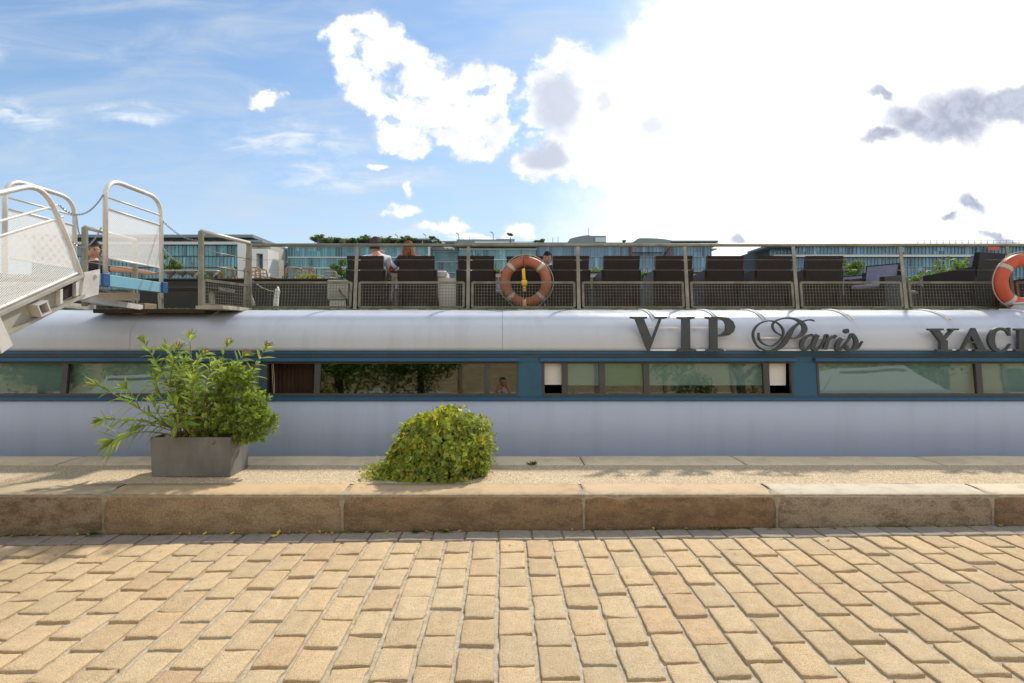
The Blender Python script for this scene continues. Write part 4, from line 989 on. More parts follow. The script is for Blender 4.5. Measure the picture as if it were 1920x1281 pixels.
# bistro chairs of pale cane on the boat moored outside
barge = empty('moored_barge', label='black hulled barge moored outside the white boat', cat='boat')
b = MB(); bx0, bx1 = at(150, 0, 17).x, at(760, 0, 17).x
b.hexa([(bx0, 14.2, -1.2), (bx1 - 1, 14.2, -1.2), (bx1 - 1, 18.5, -1.2), (bx0, 18.5, -1.2), (bx0 - .6, 14, 2.55), (bx1, 14, 2.55), (bx1, 18.7, 2.55), (bx0 - .6, 18.7, 2.55)]); b.build('hull', mat('barge_black', (.02, .02, .022), .5), barge)
b = MB(); b.box((bx0 - .6, 13.96, 2.55), (bx1 + .02, 14.04, 2.62)); b.build('gunwale', mat('barge_rail', (.10, .10, .09), .5), barge); seat(barge, (-8, 16, -1.1))
m_cane = mat('cane', (.45, .27, .14), .7, var=.3, vscale=12)
def cane_chair():
    e = empty('cane_chair'); 
    b = MB(); b.tube(arc([(-.2, -.2, .42), (-.22, -.28, .88), (.22, -.28, .88), (.2, -.2, .42)], .12), .022, 7)
    for z in (.55, .66, .77): b.tube([(-.21, -.23, z), (.21, -.23, z)], .012, 5)
    for x in (-.08, .08): b.tube([(x, -.21, .44), (x, -.28, .87)], .010, 5)
    b.build('backrest', m_cane, e)
    b = MB(); b.lathe([(.2, .42), (.23, .44), (.23, .46), (.2, .47)], 14); b.build('seat', m_cane, e)
    for sx in (-1, 1): b = MB(); b.tube(arc([(sx * .21, -.2, .66), (sx * .25, .18, .66), (sx * .2, .2, .44)], .08), .016, 6); b.build('armrest', m_cane, e)
    for sx in (-1, 1):
        for sy in (-1, 1): b = MB(); b.tube([(sx * .17, sy * .16, .43), (sx * .2, sy * .2, 0)], .018, 6); b.build('leg', m_cane, e)
    return e
cp = cane_chair()
cc = [(427, 20, 'leftmost cane chair'), (440, 160, 'second cane chair from the left'), (478, 10, 'third cane chair from the left, by the rail corner'), (488, -20, 'fourth cane chair from the left, by the rail corner'), (548, 30, 'fifth cane chair from the left, beside a yellow green plant'), (558, 200, 'third cane chair from the right, beside a yellow green plant'), (588, -15, 'second cane chair from the right'), (600, 170, 'rightmost cane chair')]
for i, (px, tn, lab) in enumerate(cc):
    o = cp if i == 0 else copy_tree(cp); o.location = ((px - VX) * 15.5 / FPX, 15.5 + (i % 2) * .5, 2.55); o.rotation_euler = (0, 0, R(tn)); tag(o, lab + ' on the black barge', 'chair', 'cane chairs on the barge')

# ------------------------------------------------------------------ people
def ellipsoid_head(b, c, yaw, pitch, s_=1., skin=0, n=20, m=16):
    """head with brow, nose, jaw and ears; faces local -Y before turning"""
    M_ = Matrix.Translation(Vector(c)) @ Matrix.Rotation(R(yaw), 4, 'Z') @ Matrix.Rotation(R(pitch), 4, 'X')
    rings = []; old = b.m; b.m = skin; b.smooth = True
    for i in range(m + 1):
        ph = math.pi * i / m; row = []
        for j in range(n):
            th = 2 * math.pi * j / n; d = Vector((math.sin(ph) * math.sin(th), -math.sin(ph) * math.cos(th), math.cos(ph)))
            rx_, ry_, rz_ = .076, .096, .118
            if d.z < 0: k = 1 + .34 * d.z * (.6 if d.y < 0 else 1.1); rx_ *= k; ry_ *= (1 + .10 * d.z) if d.y < 0 else k
            q = Vector((d.x * rx_, d.y * ry_, d.z * rz_))
            if d.y < -.5:
                q.y -= .024 * math.exp(-((d.x / .13) ** 2) - ((d.z + .14) / .17) ** 2)
                q.y += .010 * math.exp(-(((abs(d.x) - .36) / .16) ** 2) - ((d.z - .06) / .10) ** 2)
                q.y -= .008 * math.exp(-((d.x / .3) ** 2) - ((d.z + .55) / .1) ** 2)
            row.append(b.vert(M_ @ (q * s_)))
        rings.append(row)
    for A, B in zip(rings, rings[1:]):
        for j in range(n): b.face([A[j], B[j], B[(j + 1) % n], A[(j + 1) % n]])
    for sx in (-1, 1):
        pts = [M_ @ (Vector((sx * (.076 + .008 * math.cos(k)), .008 + .014 * math.cos(k), -.005 + .026 * math.sin(k))) * s_) for k in [2 * math.pi * q / 8 for q in range(8)]]
        b.tube(pts, .006 * s_, 5, closed=True)
    b.smooth = False; b.m = old
    return M_
def hair_cap(M_, s_, name, m, parent, long=0, seed=1, front=.35, n=26, k_=1.0):
    """locks laid over the skull; long = how far they fall"""
    b = MB(); hr = random.Random(seed)
    for i in range(520):
        th = hr.uniform(0, 2 * math.pi); ph = math.acos(hr.uniform(-.25, 1))
        d = Vector((math.sin(ph) * math.sin(th), -math.sin(ph) * math.cos(th), math.cos(ph)))
        if d.y < -.25 and d.z < front + .25: continue
        if d.z < -.05 and d.y < (.0 if long else .2): continue
        q = Vector((d.x * .080, d.y * .101, d.z * .124)) * k_
        fall = Vector((d.x * .2, d.y * .4 + .25, -1)).normalized(); L = hr.uniform(.03, .05) if not long or d.y < -.1 else hr.uniform(.4, 1) * long
        sdv = d.cross(fall).normalized() if d.cross(fall).length > .1 else Vector((1, 0, 0))
        N = 3; prev = None
        for k in range(N + 1):
            u = k / N; c_ = q + fall * L * u * (1 if long else .6) + d * (.008 + .006 * math.sin(u * 3) - .016 * u)
            if long: c_.x *= (1 - .25 * u); c_.y = max(c_.y, .035 * u)
            w_ = (.014 if long else .009) * (1 - .6 * u); a = b.vert(M_ @ ((c_ - sdv * w_) * s_)); c2_ = b.vert(M_ @ ((c_ + sdv * w_) * s_)); 
            if prev: b.face([prev[0], prev[1], c2_, a])
            prev = (a, c2_)
    cap = []
    b.smooth = True
    for i in range(9):
        ph = math.pi * .68 * i / 8; row = []
        for j in range(20):
            th = 2 * math.pi * j / 20; cz = math.cos(ph); fy = -math.cos(th)
            z_ = cz if not (fy < -.2) else max(cz, front + .12 * (1 + fy)); sr_ = math.sqrt(max(0, 1 - z_ * z_))
            row.append(b.vert(M_ @ (Vector((.079 * sr_ * math.sin(th), .100 * sr_ * fy, .122 * z_)) * s_ * k_)))
        cap.append(row)
    for A, B in zip(cap, cap[1:]):
        for j in range(20): b.face([A[j], B[j], B[(j + 1) % 20], A[(j + 1) % 20]])
    return b.build(name, m, parent)
def person(label, base, nodes, edges, mats, head, headpos, yaw=0, pitch=0, s_=1., hair=None, long=0, front=.35):
    """one skinned body; edges = (a, b, material index); nodes = name: (pos, radius)"""
    names = list(nodes); me = bpy.data.meshes.new('tmp'); me.from_pydata([nodes[n][0] for n in names], [(names.index(a), names.index(c)) for a, c, _ in edges], [])
    o = bpy.data.objects.new('tmp', me); col.objects.link(o)
    o.modifiers.new('s', 'SKIN').use_smooth_shade = True; sub = o.modifiers.new('u', 'SUBSURF'); sub.levels = 2; sub.render_levels = 2
    sv = me.skin_vertices[0].data
    for i, n in enumerate(names):
        r_ = nodes[n][1]; sv[i].radius = r_ if isinstance(r_, tuple) else (r_, r_); sv[i].use_root = (i == 0)
    dg = bpy.context.evaluated_depsgraph_get(); ev = o.evaluated_get(dg); em = ev.to_mesh()
    b = MB(); b.smooth = True
    for v in em.vertices: b.vert(v.co)
    segs = [(Vector(nodes[a][0]), Vector(nodes[c][0]), m_) for a, c, m_ in edges]
    for f in em.polygons:
        c_ = f.center; best = 0; bd = 9
        for a, c, m_ in segs:
            t_ = max(0, min(1, (c_ - a).dot(c - a) / max(1e-9, (c - a).length_squared))); d = (c_ - a.lerp(c, t_)).length
            if d < bd: bd = d; best = m_
        b.m = best; b.face(list(f.vertices))
    ev.to_mesh_clear(); bpy.data.objects.remove(o); b.m = 0
    M_ = ellipsoid_head(b, headpos, yaw, pitch, s_)
    root = b.build('person', mats)
    tag(root, label, 'person')
    if hair: hair_cap(M_, s_, 'hair', hair, root, long, front=front)
    if head == 'face':
        for sx in (-1, 1):
            e_ = MB(); e_.ball(M_ @ (Vector((sx * .029, -.083, .010)) * s_), .0095 * s_, 8, 6); e_.build('eye', mat('eye_dark', (.03, .02, .015), .3), root)
            e_ = MB(); e_.tube([M_ @ (Vector((sx * .014, -.095, .030)) * s_), M_ @ (Vector((sx * .044, -.085, .030)) * s_)], .004 * s_, 5); e_.build('eyebrow', mat('brow_dark', (.03, .02, .012), .8), root)
        e_ = MB(); e_.tube([M_ @ (Vector((-.022, -.092, -.062)) * s_), M_ @ (Vector((0, -.099, -.063)) * s_), M_ @ (Vector((.022, -.092, -.062)) * s_)], .0045 * s_, 6); e_.build('mouth', mat('lip', (.32, .11, .09), .6), root)
    return root
skin = mat('skin', (.56, .29, .19), .6, var=.12, vscale=12)
def fingers(nodes, edges, w, wrist, d, sp, mi, s_=1.):
    """five finger chains leaving the palm end"""
    wp = Vector(wrist); d = Vector(d).normalized(); sp = Vector(sp).normalized(); pn = d.cross(sp).normalized()
    pc = wp + d * .055 * s_; nodes[w + 'palm'] = (tuple(pc), (.030 * s_, .014 * s_)); edges.append((w, w + 'palm', mi))
    for k, (off, L) in enumerate(((-.027, .060), (-.009, .070), (.009, .066), (.026, .052))):
        q0 = pc + d * .030 * s_ + sp * off * s_; q1 = q0 + (d * .9 + pn * .25).normalized() * L * .5 * s_; q2 = q1 + (d * .7 + pn * .7).normalized() * L * .5 * s_
        nodes[w + 'f%da' % k] = (tuple(q0), .0088 * s_); nodes[w + 'f%db' % k] = (tuple(q1), .0080 * s_); nodes[w + 'f%dc' % k] = (tuple(q2), .0068 * s_)
        edges += [(w + 'palm', w + 'f%da' % k, mi), (w + 'f%da' % k, w + 'f%db' % k, mi), (w + 'f%db' % k, w + 'f%dc' % k, mi)]
    q0 = pc - sp * .036 * s_ - d * .01 * s_; q1 = q0 + (d - sp * .7).normalized() * .035 * s_
    nodes[w + 't0'] = (tuple(q0), .0098 * s_); nodes[w + 't1'] = (tuple(q1), .0082 * s_); edges += [(w + 'palm', w + 't0', mi), (w + 't0', w + 't1', mi)]
def V3(px, py, Y): return tuple(at(px, py, Y))
# the man in the white T-shirt, back to us, chin in his hand
Y = 7.52
n = {'pel': (V3(704, 548, Y), (.16, .12)), 'ab': (V3(703, 525, Y), (.145, .11)), 'ch': (V3(704, 498, Y), (.17, .11)), 'cu': (V3(705, 484, Y), (.13, .085)), 'nk': (V3(706, 476, Y - .01), .056), 'nk2': (V3(705, 470, Y - .01), .052),
     'shl': (V3(683, 487, Y), .076), 'ell': (V3(675, 520, Y + .05), .048), 'wl': (V3(690, 540, Y + .25), .030),
     'shr': (V3(726, 487, Y), .078), 'elr': (V3(733, 510, Y + .10), .050), 'wr': (V3(720, 484, Y + .16), .028),
     'hl': (V3(693, 552, Y + .1), .085), 'kl': (V3(692, 545, Y + .48), .062), 'al': (V3(691, 571, Y + .55), .040), 'tl': (V3(691, 577, Y + .72), .035),
     'hr': (V3(717, 552, Y + .1), .085), 'kr': (V3(720, 545, Y + .48), .062), 'ar': (V3(720, 571, Y + .52), .040), 'tr': (V3(720, 577, Y + .70), .035)}
e_ = [('pel', 'ab', 1), ('ab', 'ch', 1), ('ch', 'cu', 1), ('cu', 'nk', 0), ('nk', 'nk2', 0), ('cu', 'shl', 1), ('shl', 'ell', 1), ('ell', 'wl', 0), ('cu', 'shr', 1), ('shr', 'elr', 1), ('elr', 'wr', 0),
      ('pel', 'hl', 2), ('hl', 'kl', 2), ('kl', 'al', 2), ('al', 'tl', 2), ('pel', 'hr', 2), ('hr', 'kr', 2), ('kr', 'ar', 2), ('ar', 'tr', 2)]
n['elr0'] = (V3(731, 501, Y + .06), .056); e_[10] = ('elr', 'wr', 0); e_[9] = ('shr', 'elr0', 1); e_.append(('elr0', 'elr', 0))
fingers(n, e_, 'wr', n['wr'][0], (-.3, 0, 1), (1, 0, 0), 0, .9); fingers(n, e_, 'wl', n['wl'][0], (.3, 1, 0), (1, 0, 0), 0, .9)
m_white = mat('white_cotton', (.66, .67, .74), .85, var=.12, vscale=8); m_jean = mat('dark_jeans', (.03, .035, .06), .85)
person('man in a white T-shirt seated with his back to the quay, hand at his chin', 0, n, e_, [skin, m_white, m_jean], 'back', V3(704, 460.5, Y), yaw=168, pitch=4, s_=.98, hair=mat('brown_hair', (.065, .032, .018), .7), front=.3)
# the woman with red hair
Y = 7.54
n = {'pel': (V3(783, 548, Y), (.15, .12)), 'ab': (V3(780, 525, Y), (.125, .10)), 'ch': (V3(772, 497, Y), (.16, .10)), 'cu': (V3(768, 485, Y), (.13, .085)), 'nk': (V3(766, 480, Y), .042), 'nk2': (V3(765, 475, Y), .040),
     'shl': (V3(752, 485, Y), .070), 'ell0': (V3(743, 495, Y - .02), .056), 'ell1': (V3(739, 500, Y), .053), 'ell': (V3(734, 506, Y + .02), .050), 'wl': (V3(726, 496, Y + .12), .025),
     'shr': (V3(784, 486, Y), .070), 'elr': (V3(800, 520, Y + .06), .042), 'wr': (V3(790, 535, Y + .25), .026),
     'hl': (V3(772, 552, Y + .1), .08), 'kl': (V3(770, 545, Y + .46), .058), 'al': (V3(770, 571, Y + .5), .036), 'tl': (V3(770, 577, Y + .66), .03),
     'hr': (V3(794, 552, Y + .1), .08), 'kr': (V3(795, 545, Y + .46), .058), 'ar': (V3(797, 571, Y + .5), .036), 'tr': (V3(797, 577, Y + .66), .03)}
e_ = [('pel', 'ab', 1), ('ab', 'ch', 1), ('ch', 'cu', 1), ('cu', 'nk', 0), ('nk', 'nk2', 0), ('cu', 'shl', 1), ('shl', 'ell0', 2), ('ell0', 'ell1', 3), ('ell1', 'ell', 1), ('ell', 'wl', 0), ('cu', 'shr', 1), ('shr', 'elr', 2), ('elr', 'wr', 0),
      ('pel', 'hl', 2), ('hl', 'kl', 2), ('kl', 'al', 2), ('al', 'tl', 2), ('pel', 'hr', 2), ('hr', 'kr', 2), ('kr', 'ar', 2), ('ar', 'tr', 2)]
fingers(n, e_, 'wl', n['wl'][0], (-.5, .2, .8), (0, 1, 0), 0, .85); fingers(n, e_, 'wr', n['wr'][0], (-.3, 1, 0), (1, 0, 0), 0, .85)
person('red-haired woman in a red and navy top seated with her back to the quay', 0, n, e_, [skin, mat('red_cotton', (.42, .02, .04), .85), mat('navy_cotton', (.02, .03, .07), .85), mat('white_stripe', (.6, .6, .65), .85)], 'back', V3(766, 467, Y), yaw=200, pitch=6, s_=.95, hair=mat('auburn_hair', (.12, .036, .010), .85, c2=(.24, .085, .020), vscale=30, stretch=(4, 4, .3)), long=.19, front=.35)
# the man across the table looking down
Y = 8.75
n = {'pel': (V3(1032, 545, Y + .1), (.15, .12)), 'ab': (V3(1031, 528, Y + .06), (.13, .10)), 'ch': (V3(1030, 510, Y + .03), (.145, .10)), 'cu': (V3(1029, 501, Y), (.11, .08)), 'nk': (V3(1028, 495, Y), .045), 'nk2': (V3(1028, 491, Y - .02), .044),
     'shl': (V3(1014, 503, Y), .060), 'ell': (V3(1008, 524, Y - .05), .042), 'wl': (V3(1016, 533, Y - .25), .027),
     'shr': (V3(1046, 503, Y), .060), 'elr': (V3(1051, 524, Y - .05), .042), 'wr': (V3(1043, 533, Y - .25), .027),
     'hl': (V3(1024, 549, Y), .08), 'kl': (V3(1020, 545, Y - .38), .06), 'al': (V3(1020, 572, Y - .42), .04), 'tl': (V3(1020, 576, Y - .55), .03),
     'hr': (V3(1040, 549, Y), .08), 'kr': (V3(1043, 545, Y - .38), .06), 'ar': (V3(1043, 572, Y - .42), .04), 'tr': (V3(1043, 576, Y - .55), .03)}
e_ = [('pel', 'ab', 1), ('ab', 'ch', 1), ('ch', 'cu', 1), ('cu', 'nk', 0), ('nk', 'nk2', 0), ('cu', 'shl', 1), ('shl', 'ell', 1), ('ell', 'wl', 0), ('cu', 'shr', 1), ('shr', 'elr', 1), ('elr', 'wr', 0),
      ('pel', 'hl', 1), ('hl', 'kl', 1), ('kl', 'al', 1), ('al', 'tl', 1), ('pel', 'hr', 1), ('hr', 'kr', 1), ('kr', 'ar', 1), ('ar', 'tr', 1)]
fingers(n, e_, 'wl', n['wl'][0], (.3, -1, 0), (1, 0, 0), 0, .9); fingers(n, e_, 'wr', n['wr'][0], (-.3, -1, 0), (-1, 0, 0), 0, .9)
person('dark-haired man in a navy top looking down beside the faded lifebuoy', 0, n, e_, [skin, mat('navy_shirt', (.022, .03, .06), .85)], 'face', V3(1026.5, 484, Y - .03), yaw=-8, pitch=18, s_=.86, hair=mat('dark_hair', (.018, .012, .010), .6), front=.42)
# the man beyond the gangway, arm stretched along the rail
Y = 7.0
n = {'pel': (V3(158, 545, Y), (.16, .12)), 'ab': (V3(162, 525, Y), (.14, .11)), 'ch': (V3(170, 507, Y), (.15, .11)), 'cu': (V3(175, 495, Y), (.11, .08)), 'nk': (V3(177, 488, Y), .046), 'nk2': (V3(177, 482, Y), .045),
     'shl': (V3(158, 500, Y), .060), 'ell': (V3(148, 520, Y - .1), .045), 'wl': (V3(150, 540, Y - .2), .028),
     'shr': (V3(195, 500, Y - .02), .058), 'elr0': (V3(212, 505, Y - .1), .047), 'elr': (V3(238, 506, Y - .2), .044), 'wr': (V3(281, 512, Y - .3), .027),
     'hl': (V3(150, 552, Y - .05), .085), 'kl': (V3(168, 548, Y - .3), .062), 'al': (V3(172, 570, Y - .3), .04), 'tl': (V3(176, 575, Y - .42), .03),
     'hr': (V3(170, 552, Y - .05), .085), 'kr': (V3(200, 550, Y - .2), .062), 'ar': (V3(204, 572, Y - .2), .04), 'tr': (V3(208, 576, Y - .3), .03)}
e_ = [('pel', 'ab', 2), ('ab', 'ch', 1), ('ch', 'cu', 1), ('cu', 'nk', 0), ('nk', 'nk2', 0), ('cu', 'shl', 2), ('shl', 'ell', 2), ('ell', 'wl', 0), ('cu', 'shr', 1), ('shr', 'elr0', 1), ('elr0', 'elr', 0), ('elr', 'wr', 0),
      ('pel', 'hl', 1), ('hl', 'kl', 1), ('kl', 'al', 1), ('al', 'tl', 1), ('pel', 'hr', 1), ('hr', 'kr', 1), ('kr', 'ar', 1), ('ar', 'tr', 1)]
fingers(n, e_, 'wr', n['wr'][0], (1, 0, -.1), (0, 1, 0), 0, .95); fingers(n, e_, 'wl', n['wl'][0], (.3, -.5, -1), (1, 0, 0), 0, .95)
person('man with a beard in dark clothes seated beyond the gangway, one arm stretched out', 0, n, e_, [skin, mat('dark_shirt', (.02, .02, .025), .85), mat('bright_blue_cloth', (.02, .16, .50), .8)], 'face', V3(176, 470, Y), yaw=24, pitch=8, s_=.98, hair=mat('dark_brown_hair', (.045, .022, .014), .7), front=.38)
# the photographer on the quay, seen only as a reflection in the cabin window
n = {'pel': ((0, -.42, .92), (.15, .11)), 'ab': ((0, -.42, 1.05), (.13, .10)), 'ch': ((0, -.42, 1.25), (.16, .11)), 'cu': ((0, -.42, 1.40), (.11, .08)), 'nk': ((0, -.41, 1.47), .05), 'nk2': ((0, -.40, 1.52), .048),
     'shl': ((-.17, -.42, 1.36), .062), 'ell': ((-.24, -.30, 1.18), .045), 'wl': ((-.085, -.20, 1.52), .03), 'shr': ((.17, -.42, 1.36), .062), 'elr': ((.24, -.30, 1.18), .045), 'wr': ((.085, -.20, 1.52), .03),
     'hl': ((-.10, -.42, .86), .085), 'kl': ((-.11, -.40, .47), .062), 'al': ((-.12, -.42, .09), .042), 'tl': ((-.13, -.28, .045), .036), 'hr': ((.10, -.42, .86), .085), 'kr': ((.11, -.40, .47), .062), 'ar': ((.12, -.42, .09), .042), 'tr': ((.13, -.28, .045), .036)}
e_ = [('pel', 'ab', 1), ('ab', 'ch', 1), ('ch', 'cu', 1), ('cu', 'nk', 0), ('nk', 'nk2', 0), ('cu', 'shl', 1), ('shl', 'ell', 1), ('ell', 'wl', 0), ('cu', 'shr', 1), ('shr', 'elr', 1), ('elr', 'wr', 0),
      ('pel', 'hl', 2), ('hl', 'kl', 2), ('kl', 'al', 2), ('al', 'tl', 2), ('pel', 'hr', 2), ('hr', 'kr', 2), ('kr', 'ar', 2), ('ar', 'tr', 2)]
fingers(n, e_, 'wl', n['wl'][0], (.2, .2, .8), (0, 1, 0), 0); fingers(n, e_, 'wr', n['wr'][0], (-.2, .2, .8), (0, -1, 0), 0)
person('photographer standing on the quay, visible only as a reflection in the window', 0, n, e_, [skin, mat('grey_shirt', (.35, .40, .46), .85), m_jean], 'face', (0, -.40, 1.63), yaw=180, pitch=0, hair=mat('dark_hair', (.018, .012, .010), .6), front=.42)
# ------------------------------------------------------------------ far bank buildings
BY = 170.0
def bx(px, Y=BY): return (px - VX) * Y / FPX
def bz(py, Y=BY): return EYE + (VY - py) * Y / FPX
m_fac = mat('glass_facade', (1, 1, 1), .22, attr='tone', spec=.6)
m_band = mat('facade_band', (.50, .56, .57), .6)
m_bandw = mat('facade_band_pale', (.60, .62, .60), .6)
m_mull = mat('facade_mullion', (.22, .31, .34), .5)
m_core = mat('facade_core', (.05, .07, .08), .8)
m_conc = mat('roof_grey', (.26, .27, .27), .7, var=.2, vscale=.1)
m_dgrey = mat('penthouse_grey', (.21, .245, .26), .6, var=.15, vscale=.1)  # grey lightened to put distant haze into the colour
m_wwall = mat('white_wall', (.72, .70, .66), .7)
br = random.Random(21)
def glass_block(name, label, px0, px1, ytop, floors, Y=BY, depth=26, pal='teal', mull=5.6, band=m_band, fh=20.0, bandh=2.2, topband=True):
    e = empty(name, ((bx(px0, Y) + bx(px1, Y)) / 2, Y + depth / 2, 1.2), label=label, cat='building'); ox, oy, oz = e.location
    x0, x1, zt = bx(px0, Y) - ox, bx(px1, Y) - ox, bz(ytop, Y) - oz; yf = Y - oy; u = Y / FPX
    b = MB(); b.box((x0, yf + .5, 0), (x1, yf + depth, zt)); b.build('wall', m_core, e)
    z = zt
    base = {'teal': (.125, .33, .37), 'blue': (.11, .235, .33), 'dark': (.08, .17, .22)}[pal]
    for k in range(floors):
        z1 = z - bandh * u; z0 = z - fh * u
        b = MB(); xx = x0; i = 0
        while xx < x1 - .2:
            w_ = min(mull * u * br.choice((1, 1, 1, .5, 1.5)), x1 - xx); r_ = br.random()
            q = br.uniform(.8, 1.1) * (.42 if r_ < .16 else 1.6 if r_ > .90 else 1)
            b.curcol = (base[0] * q, base[1] * q * br.uniform(.93, 1.08), base[2] * q)
            dy = br.uniform(0, .03); b.quad((xx, yf + .2 + dy, z0), (xx + w_, yf + .2 + dy + br.uniform(-.02, .02), z0), (xx + w_, yf + .2 + dy, z1), (xx, yf + .2 + dy, z1)); xx += w_
        for _ in range(int((x1 - x0) / (26 * u))):
            xa = x0 + br.random() * (x1 - x0 - 14 * u); q = br.uniform(.5, 1.7); b.curcol = (base[0] * q * 1.2, base[1] * q, base[2] * q); zz = z0 + (z1 - z0) * br.choice((0, .45, .6))
            yq = yf + .19 - _ * .004 - .001; xw = br.uniform(3, 12) * u; b.quad((xa, yq, zz), (xa + xw, yq, zz), (xa + xw, yq, z1), (xa, yq, z1))
        b.build('window_row', m_fac, e, uvattr=True)
        b = MB(); b.box((x0 - .1, yf - .1, z1), (x1 + .1, yf + .5, z)); b.build('floor_band', band, e)
        z = z0
        if z < 12 : break
    zb = z
    b = MB(); n_ = max(2, int((x1 - x0) / (mull * u)))
    for k in range(n_ + 1):
        xx = x0 + (x1 - x0) * k / n_; b.box((xx - .07, yf - .04, zb), (xx + .07, yf + .25, zt - .01))
    b.build('mullions', m_mull, e)
    return e, (ox, oy, oz)
def addbox(e, o, name, px0, px1, y0, y1, dy0, dy1, m, Y=BY):
    b = MB(); b.box((bx(px0, Y) - o[0], Y + dy0 - o[1], bz(y1, Y) - o[2]), (bx(px1, Y) - o[0], Y + dy1 - o[1], bz(y0, Y) - o[2])); return b.build(name, m, e)
e, o = glass_block('office_building', 'glass office block with grey overhanging roof behind the left rail corner', 60, 453, 459, 4, fh=21, band=m_core, bandh=1.2, mull=7)
addbox(e, o, 'parapet', 58, 455, 454, 459.2, -.8, 3, m_bandw); addbox(e, o, 'attic_storey', 70, 450, 447, 454, 2, 20, m_conc); addbox(e, o, 'roof', 40, 478, 441.5, 446.8, -1.5, 24, m_dgrey)
for k in range(14): addbox(e, o, 'attic_window', 74 + k * 27, 74 + k * 27 + 20, 449.5, 452.5, 1.9, 2.05, m_core)
e = empty('white_building', (bx(490), BY + 6, 1.2), label='white walled building with a glazed strip, right of the left glass block', cat='building'); o = tuple(e.location)
addbox(e, o, 'wall', 454, 474, 458, 600, -3, 16, m_wwall); addbox(e, o, 'side_wall', 474.2, 500, 456, 600, 3, 16, mat('shaded_stone', (.50, .47, .42), .7)); addbox(e, o, 'roof', 454, 497, 452, 456, -2, 18, m_dgrey)
for k in range(3):
    w_ = addbox(e, o, 'window', 475 + k * 6, 480.4 + k * 6, 468 + k, 520, 2.6, 2.95, mat('strip_glass', (.09, .16, .20), .15)); 
e = empty('white_pavilion', (bx(510), BY - 6, 1.2), label='small white cube building with one square window', cat='building'); o = tuple(e.location)
addbox(e, o, 'wall', 494, 523, 474, 482.5, -8, 0, m_wwall); addbox(e, o, 'wall', 494, 502, 482.5, 524, -8, 0, m_wwall); addbox(e, o, 'wall', 514, 523, 482.5, 524, -8, 0, m_wwall); addbox(e, o, 'wall', 502, 514, 512, 524, -8, 0, m_wwall)
addbox(e, o, 'window', 502, 514, 482.5, 512, -5.5, -5, mat('strip_glass', (.09, .16, .20), .15)); addbox(e, o, 'plinth', 496, 528, 518, 600, -9.5, -8.1, m_wwall)
e, o = glass_block('office_building', 'narrow stepped grey glass block just right of the white cube building', 500, 541, 470, 3, Y=185, pal='dark', mull=4)
addbox(e, o, 'roof', 496, 545, 466, 470, -1, 20, m_conc, 185)
e, o = glass_block('office_building', 'teal glass office block with garden trees growing on its roof', 540, 800, 461.5, 4, mull=5.2)
addbox(e, o, 'parapet', 538, 806, 457, 461.6, -.6, 4, m_conc); addbox(e, o, 'roof_canopy', 573, 805, 443.5, 445.6, 3, 16, m_bandw)
addbox(e, o, 'terrace_storey', 586, 772, 449, 457, 7, 22, m_dgrey); addbox(e, o, 'fin_wall', 803, 807, 460, 500, -1.2, 0, m_bandw)
for k in range(9): addbox(e, o, 'canopy_post', 588 + k * 25, 589.2 + k * 25, 445.6, 457, 4, 4.5, m_bandw)
e2 = e; o2 = o
e, o = glass_block('office_building', 'recessed dark glass block under a slatted roof, above the white tub', 806, 862, 470, 4, Y=178, pal='teal', mull=5)
addbox(e, o, 'parapet', 800, 866, 464, 470, -.5, 5, m_dgrey, 178); addbox(e, o, 'roof', 800, 870, 452, 455, 0, 18, m_conc, 178)
b = MB()
for k in range(3): b.bar((bx(806 + k * 7) - o[0], 171 + k - o[1], bz(446 + k) - o[2]), (bx(836 + k * 7) - o[0], 172 + k - o[1], bz(464) - o[2]), .5)
b.build('stair_beam', m_bandw, e)
e, o = glass_block('office_building', 'pale banded teal glass block with a boxy rooftop deck behind the lifebuoy', 862, 1006, 466, 4, mull=5.2, band=m_bandw)
addbox(e, o, 'parapet', 860, 1008, 460.5, 463.5, -1.5, 2, m_bandw); addbox(e, o, 'roof', 855, 1008, 454, 460, 2, 24, m_dgrey); addbox(e, o, 'rooftop_deck', 853, 932, 443, 449, 6, 22, m_conc); addbox(e, o, 'rooftop_deck', 930, 966, 440, 446, 8, 20, m_conc); addbox(e, o, 'deck_parapet', 850, 968, 449, 454, 4, 22, m_dgrey)
addbox(e, o, 'glass_rail', 890, 1000, 451.5, 453.8, 1.5, 2, m_band)
e, o = glass_block('office_building', 'long blue glass block with two dark rounded rooftop storeys', 1006, 1334, 461, 4, pal='blue', mull=6.4, band=m_mull, bandh=1.1)
addbox(e, o, 'parapet', 1004, 1345, 455.5, 461, -.8, 6, m_dgrey)
b = MB()
pts = [(bx(1072) - o[0], bz(456) - o[2])] + [(bx(1072 + 38 * k / 10) - o[0], bz(443.5 - 6.5 * math.sin(math.pi / 2 * k / 10)) - o[2]) for k in range(11)] + [(bx(1110) - o[0], bz(456) - o[2])]
b.prism(pts, BY + 4 - o[1], BY + 22 - o[1]); b.build('curved_penthouse', m_dgrey, e)
addbox(e, o, 'penthouse', 1110.3, 1141, 438, 456, 4, 20, m_dgrey); addbox(e, o, 'penthouse_window', 1120, 1140, 441.5, 450, 3.7, 4, m_band); addbox(e, o, 'terrace_wall', 1141.2, 1160, 450, 456, 5, 18, m_conc)
b = MB()
pts = [(bx(1202) - o[0], bz(456) - o[2]), (bx(1202) - o[0], bz(443.5) - o[2])] + [(bx(1206 + 84 * k / 12) - o[0], bz(453 - 10.5 * math.cos(math.pi / 2 * (k / 12) ** 1.6)) - o[2]) for k in range(13)] + [(bx(1290) - o[0], bz(456) - o[2])]
b.prism(pts, BY + 4 - o[1], BY + 24 - o[1]); b.build('curved_penthouse', m_dgrey, e)
addbox(e, o, 'roof_slab', 1256, 1342, 453, 455.4, -2, 20, m_dgrey)
